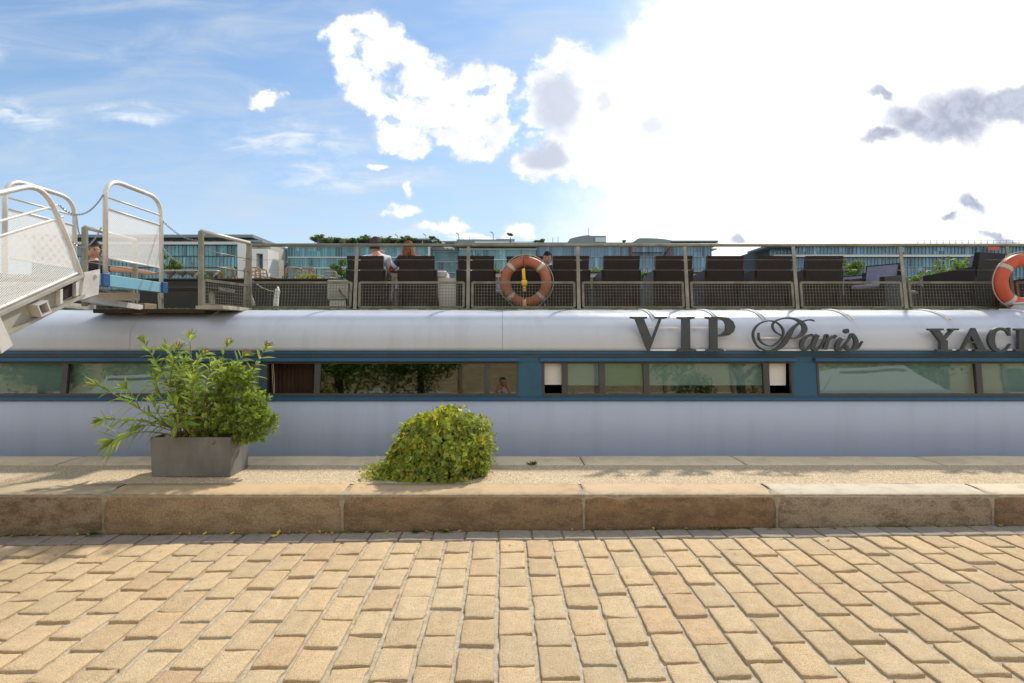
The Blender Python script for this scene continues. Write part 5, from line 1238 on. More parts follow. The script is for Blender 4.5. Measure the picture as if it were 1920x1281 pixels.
m_red = mat('red_cladding', (.17, .055, .045), .6)
addbox(e, o, 'red_column', 1180, 1183.5, 463, 486, -1.5, -.3, m_red); addbox(e, o, 'red_beam', 1184, 1242, 474, 474.8, -1.5, -.3, m_red)
b = MB(); b.hexa([(bx(1240) - o[0], BY - 1.6 - o[1], bz(487) - o[2]), (bx(1247) - o[0], BY - 1.6 - o[1], bz(487) - o[2]), (bx(1247) - o[0], BY - .3 - o[1], bz(487) - o[2]), (bx(1240) - o[0], BY - .3 - o[1], bz(487) - o[2]), (bx(1255) - o[0], BY - 1.6 - o[1], bz(464) - o[2]), (bx(1258) - o[0], BY - 1.6 - o[1], bz(464) - o[2]), (bx(1258) - o[0], BY - .3 - o[1], bz(464) - o[2]), (bx(1255) - o[0], BY - .3 - o[1], bz(464) - o[2])]); b.build('red_brace', m_red, e)
addbox(e, o, 'edge_terrace', 1333, 1344, 466, 468, -.5, 5, m_band)
e = empty('low_building', (bx(1410, 260), 262, 1.2), label='low distant pale building with red brick base in the gap between glass blocks', cat='building'); o = tuple(e.location)
addbox(e, o, 'wall', 1388, 1424, 486, 500, 0, 12, mat('pale_far', (.42, .45, .50), .7), 260); addbox(e, o, 'base', 1386, 1426, 500, 590, -.5, 12, mat('brick_far', (.24, .10, .09), .8), 260); addbox(e, o, 'roof', 1386, 1426, 483.5, 486, -.5, 12, m_bandw, 260)
for k in range(5): addbox(e, o, 'window', 1391 + k * 6.6, 1394.5 + k * 6.6, 489, 495, -.2, -.05, m_core, 260)
e, o = glass_block('office_building', 'very long blue glass block with overhanging roof at the right', 1444, 2500, 462, 4, pal='blue', mull=6.8, band=m_mull, bandh=1.1, fh=19)
addbox(e, o, 'roof', 1428, 1492, 463, 466.5, -4, 10, m_dgrey); addbox(e, o, 'roof', 1492.2, 2500, 458.5, 462, -1, 20, m_dgrey); addbox(e, o, 'pale_band', 1448, 2500, 478.5, 482.5, -1.0, -.3, m_bandw); addbox(e, o, 'penthouse', 1740, 2500, 454.5, 458.4, 5, 22, m_conc)
b = MB()
for k in range(60):
    x_ = bx(1730 + k * 12) - o[0]; b.box((x_, BY + 2 - o[1], bz(458.4) - o[2]), (x_ + .12, BY + 2.12 - o[1], bz(449) - o[2]))
for yy_ in (449, 452.5): b.box((bx(1730) - o[0], BY + 2 - o[1], bz(yy_ + .4) - o[2]), (bx(2440) - o[0], BY + 2.1 - o[1], bz(yy_ - .4) - o[2]))
b.build('roof_railing', m_band, e)
addbox(e, o, 'red_sign_panel', 1841, 1862, 464, 471.5, -2.2, -1.8, mat('sign_red', (.55, .10, .07), .5))
# roof lamps, masts
for px, py, lab in ((735, 433, 'leftmost rooftop lamp mast on the garden roof'), (791, 432, 'second rooftop lamp mast, at the end of the garden roof'), (856, 430, 'third rooftop lamp mast, left end of the boxy roof deck'), (924, 428, 'rightmost rooftop lamp mast, above the boxy roof deck')):
    e = empty('roof_lamp', (bx(px), BY + 9, bz(450)), label=lab, cat='lamp', group='rooftop lamp masts')
    b = MB(); b.tube([(0, 0, 0), (0, 0, bz(py) - bz(450))], .13, 6); b.build('mast', m_dgrey, e)
    h = bz(py) - bz(450); b = MB(); b.bar((-.1, 0, h), (-.9, 0, h + .55), .22, .3); b.build('lamp_head', m_dgrey, e)
for px, y0, y1, lab in ((1041, 437, 455, 'left of two thin antennas on the blue glass block'), (1051, 436, 455, 'right of two thin antennas on the blue glass block'), (1111, 418, 440, 'tallest thin antenna beside the first rounded roof'), (877, 436, 450, 'short thin antenna on the boxy roof deck')):
    b = MB(); b.tube([(bx(px), BY + 8, bz(y1)), (bx(px), BY + 8, bz(y0))], .09, 5); tag(b.build('antenna', m_dgrey), lab, 'antenna', 'antennas on the far roofs')

# ------------------------------------------------------------------ trees and plants
def leaf_mat(name, c, c2, tr=.35): return mat(name, c, .55, c2=c2, vscale=2.2, attr='tone', translucent=tr, spec=.35)
m_far = leaf_mat('far_foliage', (.12, .19, .04), (.07, .13, .03))
m_far2 = leaf_mat('far_foliage_pale', (.16, .25, .05), (.11, .18, .04))
m_bark = mat('bark', (.12, .09, .065), .9, var=.4, vscale=6)
def crown(b, c, rad, n, size, rg, lump=7, tones=(.6, 1.4)):
    c = Vector(c); lumps = [(Vector((rg.gauss(0, .45) * rad[0], rg.gauss(0, .45) * rad[1], rg.gauss(0, .4) * rad[2])), rg.uniform(.3, .6)) for _ in range(lump)]
    for _ in range(n):
        l, s_ = rg.choice(lumps); d = Vector((rg.gauss(0, 1), rg.gauss(0, 1), rg.gauss(0, 1))).normalized() * rg.uniform(.55, 1)
        p_ = c + l + Vector((d.x * rad[0], d.y * rad[1], d.z * rad[2])) * s_
        nrm = (d + Vector((rg.gauss(0, .5), rg.gauss(0, .5), rg.gauss(0, .5)))).normalized(); u = nrm.orthogonal().normalized(); v = nrm.cross(u); a = rg.uniform(0, 6.28); u, v = u * math.cos(a) + v * math.sin(a), v * math.cos(a) - u * math.sin(a)
        q = size * rg.uniform(.6, 1.3); k = rg.uniform(*tones); b.curcol = (k, k, k)
        b.quad(p_ - u * q, p_ - v * q * .6, p_ + u * q, p_ + v * q * .6)
def tree(label, base, h, rad, n, size, m, seed, group, name='tree', lump=9, cz=None):
    rg = random.Random(seed); e = empty(name, base, label=label, cat='tree', group=group)
    b = MB(); ht = cz if cz else h - rad[2]
    b.tube([(0, 0, 0), (.1 * rad[0] * .2, 0, ht * .5), (0, .05, ht)], [rad[0] * .09, rad[0] * .07, rad[0] * .04], 8)
    for k in range(6):
        a = k * 1.05 + rg.uniform(0, .5); st_ = Vector((0, 0, ht * rg.uniform(.6, 1))); en = st_ + Vector((math.cos(a) * rad[0] * .6, math.sin(a) * rad[1] * .6, rad[2] * rg.uniform(.1, .7)))
        b.tube([st_, (st_ + en) / 2 + Vector((0, 0, .05 * rad[2])), en], [rad[0] * .045, rad[0] * .03, rad[0] * .01], 6)
    b.build('trunk', m_bark, e)
    b = MB(); crown(b, (0, 0, ht), rad, n, size, rg, lump); b.build('crown', m, e, uvattr=True)
    return e
g_ = 'trees on the far bank'
for i, (px, ytop, rpx, Y, m, lab) in enumerate([(640, 492, 24, 150, m_far, 'round green tree left of the man in white on the far bank'), (318, 476, 20, 150, m_far2, 'light green tree showing between the gangway and the rail post'), (1604, 487, 26, 150, m_far2, 'round light green tree between the last upright chair and the sideways chair'),
        (1782, 497, 44, 150, m_far2, 'wide light green tree left of the nearest dark chair'), (930, 500, 16, 150, m_far2, 'small light green tree just left of the faded lifebuoy'), (1118, 502, 26, 150, m_far2, 'bright green low tree beside the first chair right of the lifebuoy'), (400, 500, 26, 150, m_far, 'dark green tree behind the left rail section'), (1215, 508, 18, 150, m_far, 'low green tree above the letter V'), (1740, 510, 30, 155, m_far2, 'lower light green tree touching the wide tree at right')]):
    rr = rpx * Y / FPX; zt = bz(ytop, Y) - 1.2
    tree(lab, (bx(px, Y), Y, 1.2), zt, (rr, rr, rr * .8), 1500, rr * .085, m, 40 + i, g_, cz=zt - rr * .75)
rb = random.Random(9)
shr = [(598, 436, 9), (588, 441, 7), (612, 442, 8), (633, 442, 8), (648, 443, 9), (662, 442, 8), (684, 438, 8), (700, 443, 6), (717, 442, 9), (729, 441, 8), (756, 440, 9), (770, 441, 8), (740, 445, 7), (812, 441, 6), (1010, 452, 7), (1019, 452, 7), (1172, 455, 4), (957, 436, 4), (822, 449, 5)]
ORD = 'first second third fourth fifth sixth seventh eighth ninth tenth eleventh twelfth thirteenth fourteenth fifteenth sixteenth seventeenth eighteenth nineteenth'.split()
for i, (px, yt, rp) in enumerate(sorted(shr)):
    e = empty('roof_shrub', (bx(px), BY + 1.2, bz(456)), label='green shrub growing on the far roofs, %s shrub from the left' % ORD[i], cat='shrub', group='shrubs growing on the far roofs')
    zt = bz(yt) - bz(456); rr = rp * .17
    b = MB(); b.tube([(0, 0, 0), (0, 0, zt * .6)], .12, 5); b.build('stem', m_bark, e)
    b = MB(); crown(b, (0, 0, max(.8, zt - rr * .75)), (rr * 1.2, rr, rr * .55), 420, .26, rb, 9); b.build('foliage', leaf_mat('roof_foliage', (.17, .25, .07), (.10, .16, .05)), e, uvattr=True)
e = empty('barge_plant', (bx(578, 15), 15, 2.55), label='yellow green strap-leaved plant among the cane chairs on the barge', cat='plant')
b = MB(); b.lathe([(.12, 0), (.16, .3), (.17, .32)], 12); b.build('pot', mat('pot_dark', (.06, .05, .05), .7), e)
b = MB(); pr2 = random.Random(4)
for _ in range(90):
    a = pr2.uniform(0, 6.28); L = pr2.uniform(.35, .6); up = pr2.uniform(.5, 1.2); d = Vector((math.cos(a), math.sin(a), 0)); s_ = Vector((-d.y, d.x, 0)) * .02; k = pr2.uniform(.7, 1.4); b.curcol = (k, k, k)
    q = [Vector((0, 0, .3)), Vector((0, 0, .3)) + d * L * .5 + Vector((0, 0, L * up * .6)), Vector((0, 0, .3)) + d * L + Vector((0, 0, L * up * .5))]
    b.quad(q[0] - s_, q[0] + s_, q[1] + s_, q[1] - s_); b.quad(q[1] - s_, q[1] + s_, q[2] + s_ * .2, q[2] - s_ * .2)
b.build('foliage', leaf_mat('strap_leaves', (.26, .28, .03), (.15, .20, .03)), e, uvattr=True)

# ------------------------------------------------------------------ planter box with oleander and small-leaved shrub
m_box = mat('planter_grey', (.215, .21, .195), .65, c2=(.14, .138, .128), vscale=3.2, bump=.0015, bscale=25, stretch=(1, 1, .4))
pl = empty('planter_box', label='rectangular weathered grey planter box standing on the gravel walk', cat='planter')
PX0, PX1, PY0, PY1, PZ0, PZ1 = -3.146, -2.43, 4.765, 5.11, KT, KT + .352
b = MB(); th = .022
def ring_box(z0, z1, i0, i1):
    o_ = [(PX0 + i0, PY0 + i0), (PX1 - i0, PY0 + i0), (PX1 - i0, PY1 - i0), (PX0 + i0, PY1 - i0)]; return o_
outer0 = [(PX0 + .008, PY0 + .008), (PX1 - .006, PY0 + .008), (PX1 - .006, PY1 - .008), (PX0 + .008, PY1 - .008)]
outer1 = [(PX0, PY0), (PX1, PY0), (PX1, PY1), (PX0, PY1)]; inner1 = [(PX0 + th, PY0 + th), (PX1 - th, PY0 + th), (PX1 - th, PY1 - th), (PX0 + th, PY1 - th)]
def loopv(L, z): return [b.vert((x, y, z)) for x, y in L]
A = loopv(outer0, PZ0); A2 = loopv(outer0, PZ0 + .004); B = loopv(outer1, PZ1 - .004); B2 = loopv([(x + (.004 if i in (0, 3) else -.004), y + (.004 if i < 2 else -.004)) for i, (x, y) in enumerate(outer1)], PZ1); Cc = loopv(inner1, PZ1); D = loopv(inner1, PZ1 - .12)
for P_, Q_ in ((A, A2), (A2, B), (B, B2), (B2, Cc), (Cc, D)):
    for k in range(4): b.face([P_[k], P_[(k + 1) % 4], Q_[(k + 1) % 4], Q_[k]])
b.face(A[::-1]); b.build('box', m_box, pl)
b = MB(); b.smooth = True; sg = []
for j in range(8):
    row = []
    for i in range(16): x = PX0 + th + (PX1 - PX0 - 2 * th) * i / 15; y = PY0 + th + (PY1 - PY0 - 2 * th) * j / 7; row.append(b.vert((x, y, PZ1 - .035 + noise.noise(Vector((x * 14, y * 14, 0))) * .014)))
    sg.append(row)
for j in range(7):
    for i in range(15): b.face([sg[j][i], sg[j][i + 1], sg[j + 1][i + 1], sg[j + 1][i]])
b.build('soil', mat('soil', (.07, .045, .03), .95, bump=.01, bscale=80), pl); seat(pl, ((PX0 + PX1) / 2, (PY0 + PY1) / 2, KT))

m_ole = leaf_mat('oleander_leaf', (.31, .40, .10), (.20, .31, .08), .45)
m_oler = leaf_mat('shrub_leaf', (.32, .40, .065), (.18, .26, .05), .45)
m_stem = mat('oleander_stem', (.26, .20, .11), .8, var=.3, vscale=20)
m_bud = mat('pink_buds', (.46, .22, .19), .7, c2=(.36, .14, .12), vscale=40)
ol = empty('oleander', (-2.83, 4.93, PZ1 - .04), label='oleander with long narrow leaves and pink buds leaning out of the planter', cat='shrub')
oL = Vector(ol.location)
rg = random.Random(12)
def blade(b, p0, d, L, w_, up, droop=.25):
    """narrow lance-shaped leaf folded along its midrib"""
    d = d.normalized(); s_ = d.cross(up); s_ = s_.normalized() if s_.length > .05 else Vector((1, 0, 0)); nn = s_.cross(d).normalized()
    k = rg.uniform(.7, 1.3); yl = rg.uniform(.9, 1.15); b.curcol = (k * yl, k, k * .9); pr_ = None
    for q, (u, ww) in enumerate(((0, .15), (.25, .8), (.55, 1), (.8, .6), (1, .04))):
        c_ = p0 + d * L * u - Vector((0, 0, 1)) * droop * L * u * u
        a1_ = b.vert(c_ - s_ * w_ * ww + nn * w_ * ww * .35); m1 = b.vert(c_); a2_ = b.vert(c_ + s_ * w_ * ww + nn * w_ * ww * .35)
        if pr_: b.face([pr_[0], pr_[1], m1, a1_]); b.face([pr_[1], pr_[2], a2_, m1])
        pr_ = (a1_, m1, a2_)
stems = MB(); leaves = MB(); buds = MB()
def branch(root, mid, tip, r0=.008, n=24, start=.3, leafL=.115, bud=True, dense=1.0, tipn=9):
    pts = []; N = 14
    root, mid, tip = Vector(root), Vector(mid), Vector(tip)
    for k in range(N + 1): u = k / N; pts.append(root * (1 - u) ** 2 + mid * 2 * u * (1 - u) + tip * u * u)
    stems.tube([p_ - oL for p_ in pts], [r0 * (1 - .65 * k / N) for k in range(N + 1)], 6)
    def pos(u): return root * (1 - u) ** 2 + mid * 2 * u * (1 - u) + tip * u * u
    L = sum((a - c).length for a, c in zip(pts, pts[1:])); m_ = max(3, int(L * (1 - start) / .048 * dense))
    for k in range(m_):
        u = start + (1 - start) * (k + .5) / m_; p0 = pos(u); tg = (pos(min(1, u + .02)) - pos(u - .02)).normalized(); o_ = tg.orthogonal().normalized(); a0 = rg.uniform(0, 6.28)
        for w_ in range(3):
            if rg.random() < .22: continue
            a = a0 + w_ * 2.094; out = Matrix.Rotation(a, 3, tg) @ o_
            el = .75 - .35 * (1 - u); blade(leaves, p0 - oL, out + tg * el + Vector((0, 0, .1)), leafL * rg.uniform(.8, 1.55), .0150 * rg.uniform(.8, 1.2), tg, rg.uniform(.05, .45))
    tg = (pos(1) - pos(.95)).normalized(); o_ = tg.orthogonal().normalized()
    for k in range(tipn):
        out = Matrix.Rotation(k * 2.4, 3, tg) @ o_; blade(leaves, tip - oL, out * rg.uniform(.25, .9) + tg * .9, leafL * rg.uniform(.6, 1.15), .0105, tg, .08)
    if bud:
        for k in range(12):
            q = Matrix.Rotation(rg.uniform(0, 6.28), 3, tg) @ o_; e0 = tip + tg * .03 + (q * rg.uniform(0, .03) + tg * rg.uniform(.01, .045))
            buds.tube([tip + tg * .01 - oL, (tip + e0) / 2 - oL, e0 - oL], .0012, 4); d_ = (e0 - tip).normalized(); buds.tube([e0 - oL, e0 + d_ * .008 - oL, e0 + d_ * .017 - oL], [.003, .0055, .0015], 5)
def W3(px, py, Y): return at(px, py, Y)
R0 = [(-2.80 + dx, 4.93 + dy, PZ1 - .05) for dx, dy in ((-.05, 0), (0, .03), (.04, -.02), (-.1, .02), (-.02, -.06), (-.13, -.03), (.08, .03))]
branch(R0[0], W3(330, 740, 4.9), W3(272, 645, 4.80), .009, leafL=.11)
branch(W3(318, 722, 4.88), W3(322, 690, 4.8), W3(331, 658, 4.78), .005, start=.15)
branch(R0[1], W3(362, 720, 4.95), W3(356, 636, 4.95), .009)
branch(R0[2], W3(345, 700, 4.85), W3(312, 660, 4.95), .007)
branch(R0[1], W3(385, 740, 5.0), W3(425, 650, 5.0), .008)
branch(R0[6], W3(440, 750, 5.0), W3(497, 655, 4.95), .008, start=.62, dense=.8)
branch(R0[3], W3(270, 770, 4.85), W3(183, 722, 4.80), .009, leafL=.12)
branch(R0[3], W3(300, 780, 4.8), W3(195, 787, 4.75), .008, leafL=.11)
branch(R0[5], W3(275, 795, 4.8), W3(215, 824, 4.70), .008, leafL=.19, start=.62, tipn=12)
branch(W3(262, 765, 4.85), W3(250, 740, 4.8), W3(238, 728, 4.75), .005, start=.2, bud=False)
branch(R0[4], W3(340, 770, 4.75), W3(325, 755, 4.66), .007, bud=False)
branch(R0[4], W3(360, 760, 4.75), W3(362, 715, 4.68), .007, bud=False, leafL=.12)
branch(R0[0], W3(300, 760, 4.85), W3(293, 715, 4.72), .007, bud=False)
branch(R0[2], W3(375, 750, 4.8), W3(395, 690, 4.75), .007, bud=False)
branch(R0[3], W3(290, 790, 4.8), W3(262, 800, 4.72), .006, bud=False, start=.4)
branch(R0[1], W3(400, 730, 5.05), W3(455, 668, 5.05), .006)
branch(R0[5], W3(310, 800, 4.75), W3(345, 790, 4.66), .006, bud=False, leafL=.12)
branch(R0[2], W3(350, 690, 4.9), W3(378, 665, 4.9), .006)
branch(R0[5], W3(300, 790, 4.9), W3(285, 755, 4.95), .006, bud=False)
branch(R0[0], W3(320, 720, 5.0), W3(345, 680, 5.05), .006, bud=False)
for k in range(9):
    p0 = Vector((-2.85 + rg.uniform(-.12, .18), 4.93 + rg.uniform(-.08, .08), PZ1 - .05)); stems.tube([p0 - oL, p0 + Vector((rg.uniform(-.03, .03), 0, .12)) - oL, p0 + Vector((rg.uniform(-.08, .08), rg.uniform(-.03, .03), .27)) - oL], [.009, .008, .006], 6)
stems.build('stems', m_stem, ol); leaves.build('leaves', m_ole, ol, uvattr=True); buds.build('flower_buds', m_bud, ol)

def leafy(b, p0, nrm, L, rg, w=.5, lobes=False, tone=(.65, 1.35)):
    """small leaf at p0 facing roughly nrm; ivy gets five points"""
    nrm = nrm.normalized(); u = (nrm.orthogonal().normalized()); v = nrm.cross(u); a = rg.uniform(0, 6.28); d = u * math.cos(a) + v * math.sin(a); d = (d + Vector((0, 0, -.7)) * (1 if lobes else -.3)).normalized(); s_ = nrm.cross(d).normalized(); nn = s_.cross(d)
    k = rg.uniform(*tone); y_ = rg.random(); b.curcol = (k * (.85 + .4 * y_), k, k * (1.05 - .4 * y_))
    if lobes: pts = [(0, 0), (-.25, -.42), (.12, -.34), (.42, -.52), (.55, -.20), (1.0, 0), (.55, .20), (.42, .52), (.12, .34), (-.25, .42)]
    else: pts = [(0, 0), (.3, -w * .42), (.65, -w * .5), (1, 0), (.65, w * .5), (.3, w * .42)]
    c_ = b.vert(p0 + d * L * .35 - nn * 0); ids = [b.vert(p0 + d * L * x + s_ * L * y + nn * (abs(y) * .25 - x * x * .12) * L) for x, y in pts]
    for i in range(len(ids)): b.face([ids[i], ids[(i + 1) % len(ids)], c_])
sh = empty('pittosporum_shrub', (-2.6, 4.95, PZ1 - .04), label='dense small-leaved green shrub spilling over the right end of the planter', cat='shrub'); sO = Vector(sh.location)
sb = MB(); lf = MB(); rg = random.Random(31)
ell = [(430, 800, 4.92, 52, 34, .20), (475, 790, 4.90, 44, 42, .17), (400, 775, 4.95, 52, 50, .18), (445, 745, 4.98, 46, 52, .16), (480, 760, 4.9, 30, 34, .14), (425, 705, 5.02, 36, 34, .13), (455, 700, 5.0, 24, 30, .11), (500, 785, 4.88, 24, 22, .11), (380, 810, 4.9, 34, 20, .12), (360, 765, 5.0, 44, 44, .12), (470, 820, 4.86, 30, 14, .10), (345, 725, 5.05, 34, 36, .09)]
tips_ = []
for (px, py, Y, rxp, rzp, ry_) in ell:
    c_ = W3(px, py, Y); rx_ = rxp * Y / FPX; rz_ = rzp * Y / FPX
    for k in range(int(rxp * rzp * .062)):
        d = Vector((rg.gauss(0, 1), rg.gauss(0, 1), rg.gauss(0, 1))).normalized() * rg.uniform(.45, 1.04)
        tips_.append((c_ + Vector((d.x * rx_, d.y * ry_, d.z * rz_)), d))
for p_, d in tips_:
    d = (d + Vector((0, -.1, .35))).normalized(); st_ = p_ - d * rg.uniform(.03, .07); sb.tube([st_ - sO, p_ - sO], .0014, 4, caps=False)
    o_ = d.orthogonal().normalized(); kk = rg.uniform(.6, 1.35)
    for k in range(9):
        out = Matrix.Rotation(k * 2.4, 3, d) @ o_; u = rg.uniform(0, .5)
        q = p_.lerp(st_, u); dd = (out * rg.uniform(.5, 1) + d * .6).normalized(); L = rg.uniform(.026, .044)
        s_ = dd.cross(d).normalized(); nn = s_.cross(dd); t_ = kk * rg.uniform(.85, 1.2); lf.curcol = (t_, t_, t_ * .9)
        i0 = [lf.vert(q - sO + dd * L * x + s_ * L * y + nn * L * abs(y) * .3) for x, y in ((0, 0), (.45, -.24), (.8, -.2), (1, 0), (.8, .2), (.45, .24))]
        lf.face([i0[0], i0[1], i0[2], i0[3]]); lf.face([i0[0], i0[3], i0[4], i0[5]])
for k in range(26):
    e_ = rg.choice(tips_)[0]; r_ = Vector((-2.62 + rg.uniform(-.12, .12), 4.95 + rg.uniform(-.08, .08), PZ1 - .05)); sb.tube([r_ - sO, (r_ * .5 + e_ * .5) + Vector((0, 0, -.02)) - sO, e_ - sO], [.006, .004, .002], 5)
sb.build('stems', m_stem, sh); lf.build('leaves', m_oler, sh, uvattr=True)

# ------------------------------------------------------------------ mound of ivy
iv = empty('ivy_mound', (-.62, 4.95, KT), label='rounded mound of green and yellow variegated ivy on the walk, sunny side coloured brighter', cat='plant'); iO = Vector(iv.location)
rg = random.Random(77); lf = MB(); sb = MB()
IV = [(0, -.46, .44), (.08, -.44, .47), (.16, -.40, .49), (.25, -.38, .505), (.36, -.33, .49), (.44, -.27, .46), (.51, -.19, .41), (.56, -.10, .33), (.60, .04, .20)]
def ivy_surface(th, u):
    """u 0 at the crown, 1 at the ground; left and right outline read from the photograph"""
    if u < .15: z = .60; k = u / .15
    else: z = .60 * (1 - (u - .15) / .85); k = 1
    for (za, la, ra), (zb, lb, rb_) in zip(IV, IV[1:]):
        if z <= zb + 1e-6: f = (z - za) / (zb - za); xl = la + (lb - la) * f; xr = ra + (rb_ - ra) * f; break
    ct, st_ = math.cos(th), math.sin(th); cx_ = (xl + xr) / 2; hx = (xr - xl) / 2; hy = .15 + .17 * (1 - (z / .62) ** 3)
    ex = 2 / 2.6; x = cx_ + hx * k * math.copysign(abs(ct) ** ex, ct); y = hy * k * math.copysign(abs(st_) ** ex, st_)
    d = Vector((ct, st_, .4 if u < .3 else 0)); l_ = noise.noise(Vector((x * 5, y * 5, z * 6 + 3))) * .085 + noise.noise(Vector((x * 13, y * 13, z * 13))) * .02
    p_ = Vector((x, y, z + .02 * (1 - k))) + d * l_; p_.z = max(0, p_.z * .955); return p_
core = MB(); core.smooth = True; rows = []
for j in range(15):
    rows.append([core.vert(ivy_surface(2 * math.pi * i / 36, j / 14) * .86 + Vector((.012, 0, 0))) for i in range(36)])
for A, B in zip(rows, rows[1:]):
    for i in range(36): core.face([A[i], A[(i + 1) % 36], B[(i + 1) % 36], B[i]])
core.build('inner_tangle', mat('ivy_tangle', (.045, .045, .018), .95, c2=(.02, .02, .010), vscale=20, bump=.03, bscale=40), iv)
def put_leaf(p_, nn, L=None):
    sun = max(0, min(1, p_.z * 1.3 + p_.x * .8 + .1));  # more bright leaves toward top and right: sunlight put into leaf colour
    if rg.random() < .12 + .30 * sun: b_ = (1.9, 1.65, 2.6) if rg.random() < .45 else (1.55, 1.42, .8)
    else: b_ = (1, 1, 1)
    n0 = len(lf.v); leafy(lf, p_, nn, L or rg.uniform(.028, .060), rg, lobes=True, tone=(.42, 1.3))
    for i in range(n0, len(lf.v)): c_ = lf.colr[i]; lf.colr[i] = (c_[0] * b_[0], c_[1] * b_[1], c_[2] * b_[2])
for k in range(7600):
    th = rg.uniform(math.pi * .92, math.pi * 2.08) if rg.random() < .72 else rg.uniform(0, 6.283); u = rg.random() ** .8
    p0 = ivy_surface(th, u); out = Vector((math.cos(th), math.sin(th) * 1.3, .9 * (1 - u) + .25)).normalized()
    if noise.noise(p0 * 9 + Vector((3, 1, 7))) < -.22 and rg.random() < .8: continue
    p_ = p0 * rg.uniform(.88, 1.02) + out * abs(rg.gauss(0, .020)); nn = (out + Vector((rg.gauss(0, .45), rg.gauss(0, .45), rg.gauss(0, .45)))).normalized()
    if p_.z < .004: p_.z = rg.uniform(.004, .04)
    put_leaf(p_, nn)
for k in range(760):                                                   # low skirt creeping out to the left
    a = rg.gauss(0, 1); p_ = Vector((-.45 + rg.gauss(0, .075), -.13 + rg.gauss(0, .10), abs(rg.gauss(0, .05)) + .01)); put_leaf(p_, Vector((rg.gauss(0, .5), -.4 + rg.gauss(0, .4), 1)), rg.uniform(.018, .03))
for k in range(130):                                                    # loose trailing shoots
    th = rg.uniform(math.pi * .9, math.pi * 2.2); u = rg.uniform(0, .95); p0 = ivy_surface(th, u); d = Vector((math.cos(th) * .8, math.sin(th) * .5, rg.uniform(-.2, .7) if u < .3 else rg.uniform(-.9, .1))).normalized(); L = rg.uniform(.04, .11)
    pts = [p0 + d * L * q / 4 - Vector((0, 0, .02 * q * q / 16)) for q in range(5)]; sb.tube(pts, .0014, 4)
    for q in pts[1:]: put_leaf(q, Vector((rg.gauss(0, .5), -.7, .6)), rg.uniform(.014, .026))
for (dx, L) in ((.43, .10), (.40, .07)):
    pts = [Vector((dx, -.20 + .01 * q, .10 - q * .018)) for q in range(6)]; sb.tube(pts, .0015, 4)
    for q in pts: put_leaf(q + Vector((rg.gauss(0, .008), 0, 0)), Vector((0, -1, .3)), .018)
sb.build('vines', m_stem, iv); lf.build('leaves', leaf_mat('ivy_leaf', (.34, .41, .075), (.23, .32, .06), .48), iv, uvattr=True)

# weeds, moss and fallen leaves
m_weed = leaf_mat('weed_leaf', (.11, .15, .03), (.07, .10, .02))
def weed(px, py, Y, n_, r_, label):
    p0 = at(px, py, Y); e_ = MB(); wr = random.Random(int(px))
    for _ in range(n_):
        a = wr.uniform(0, 6.28); d = Vector((math.cos(a), math.sin(a) * .7, wr.uniform(.1, 1.2))).normalized(); L = wr.uniform(.3, 1) * r_; s_ = d.cross(Vector((0, 0, 1))).normalized() * r_ * .09; k = wr.uniform(.7, 1.4); e_.curcol = (k, k, k)
        o_ = Vector((wr.gauss(0, r_ * .3), wr.gauss(0, r_ * .15), 0)); e_.quad(o_, o_ + d * L * .5 - s_, o_ + d * L, o_ + d * L * .5 + s_)
    q = e_.build('weed', m_weed, uvattr=True); q.location = p0; tag(q, label, 'weed', 'weeds growing on the quay')
weed(998, 872, 5.2, 40, .07, 'small green weed on the pale coping right of the ivy mound')
weed(176, 1002, 4.20, 90, .05, 'grassy tuft at the foot of the kerb at the far left')
weed(780, 998, 4.22, 60, .045, 'left green weed at the foot of the kerb below the ivy mound')
weed(833, 998, 4.22, 60, .045, 'right green weed at the foot of the kerb below the ivy mound')
weed(1330, 908, 4.56, 14, .02, 'tiny weed in the joint behind the kerb at right')
fl = MB(); fr = random.Random(8)
def flat_leaf(x, y, z, L, c_):
    a = fr.uniform(0, 6.28); d = Vector((math.cos(a), math.sin(a), fr.uniform(0, .3))); s_ = Vector((-math.sin(a), math.cos(a), fr.uniform(-.3, .3))) * .22; p_ = Vector((x, y, z)); fl.curcol = c_
    fl.quad(p_, p_ + (d * .5 + s_) * L, p_ + d * L, p_ + (d * .5 - s_) * L)
cols = [(.50, .32, .03), (.36, .17, .04), (.22, .11, .05), (.40, .38, .06), (.13, .16, .04)]
for _ in range(330):
    x = fr.uniform(-5, 0) if fr.random() < .62 else fr.uniform(-5, 5.6); flat_leaf(x, KERB_Y - abs(fr.gauss(0, .025)) - .006, gz(x) + .018, fr.uniform(.015, .05), fr.choice(cols))
for _ in range(34): x = fr.uniform(-4, 5); flat_leaf(x, fr.uniform(3.2, 4.2), gz(x) + .022, fr.uniform(.012, .035), fr.choice(cols))
for _ in range(70): flat_leaf(fr.uniform(-5.5, 6), fr.uniform(4.55, 5.5), KT + .008, fr.uniform(.008, .022), fr.choice(cols[1:4]))
for (px, py) in ((430, 1000), (520, 997), (523, 1003), (380, 1008)): v = at(px, py, 4.2); flat_leaf(v.x, v.y, gz(v.x) + .02, .07, (.62, .50, .03))
tag(fl.build('fallen_leaves', mat('dry_leaf', (1, 1, 1), .8, attr='tone'), uvattr=True), kind='stuff', label='dry yellow and brown leaves gathered along the foot of the kerb')
ms_ = MB(); mr2 = random.Random(15)
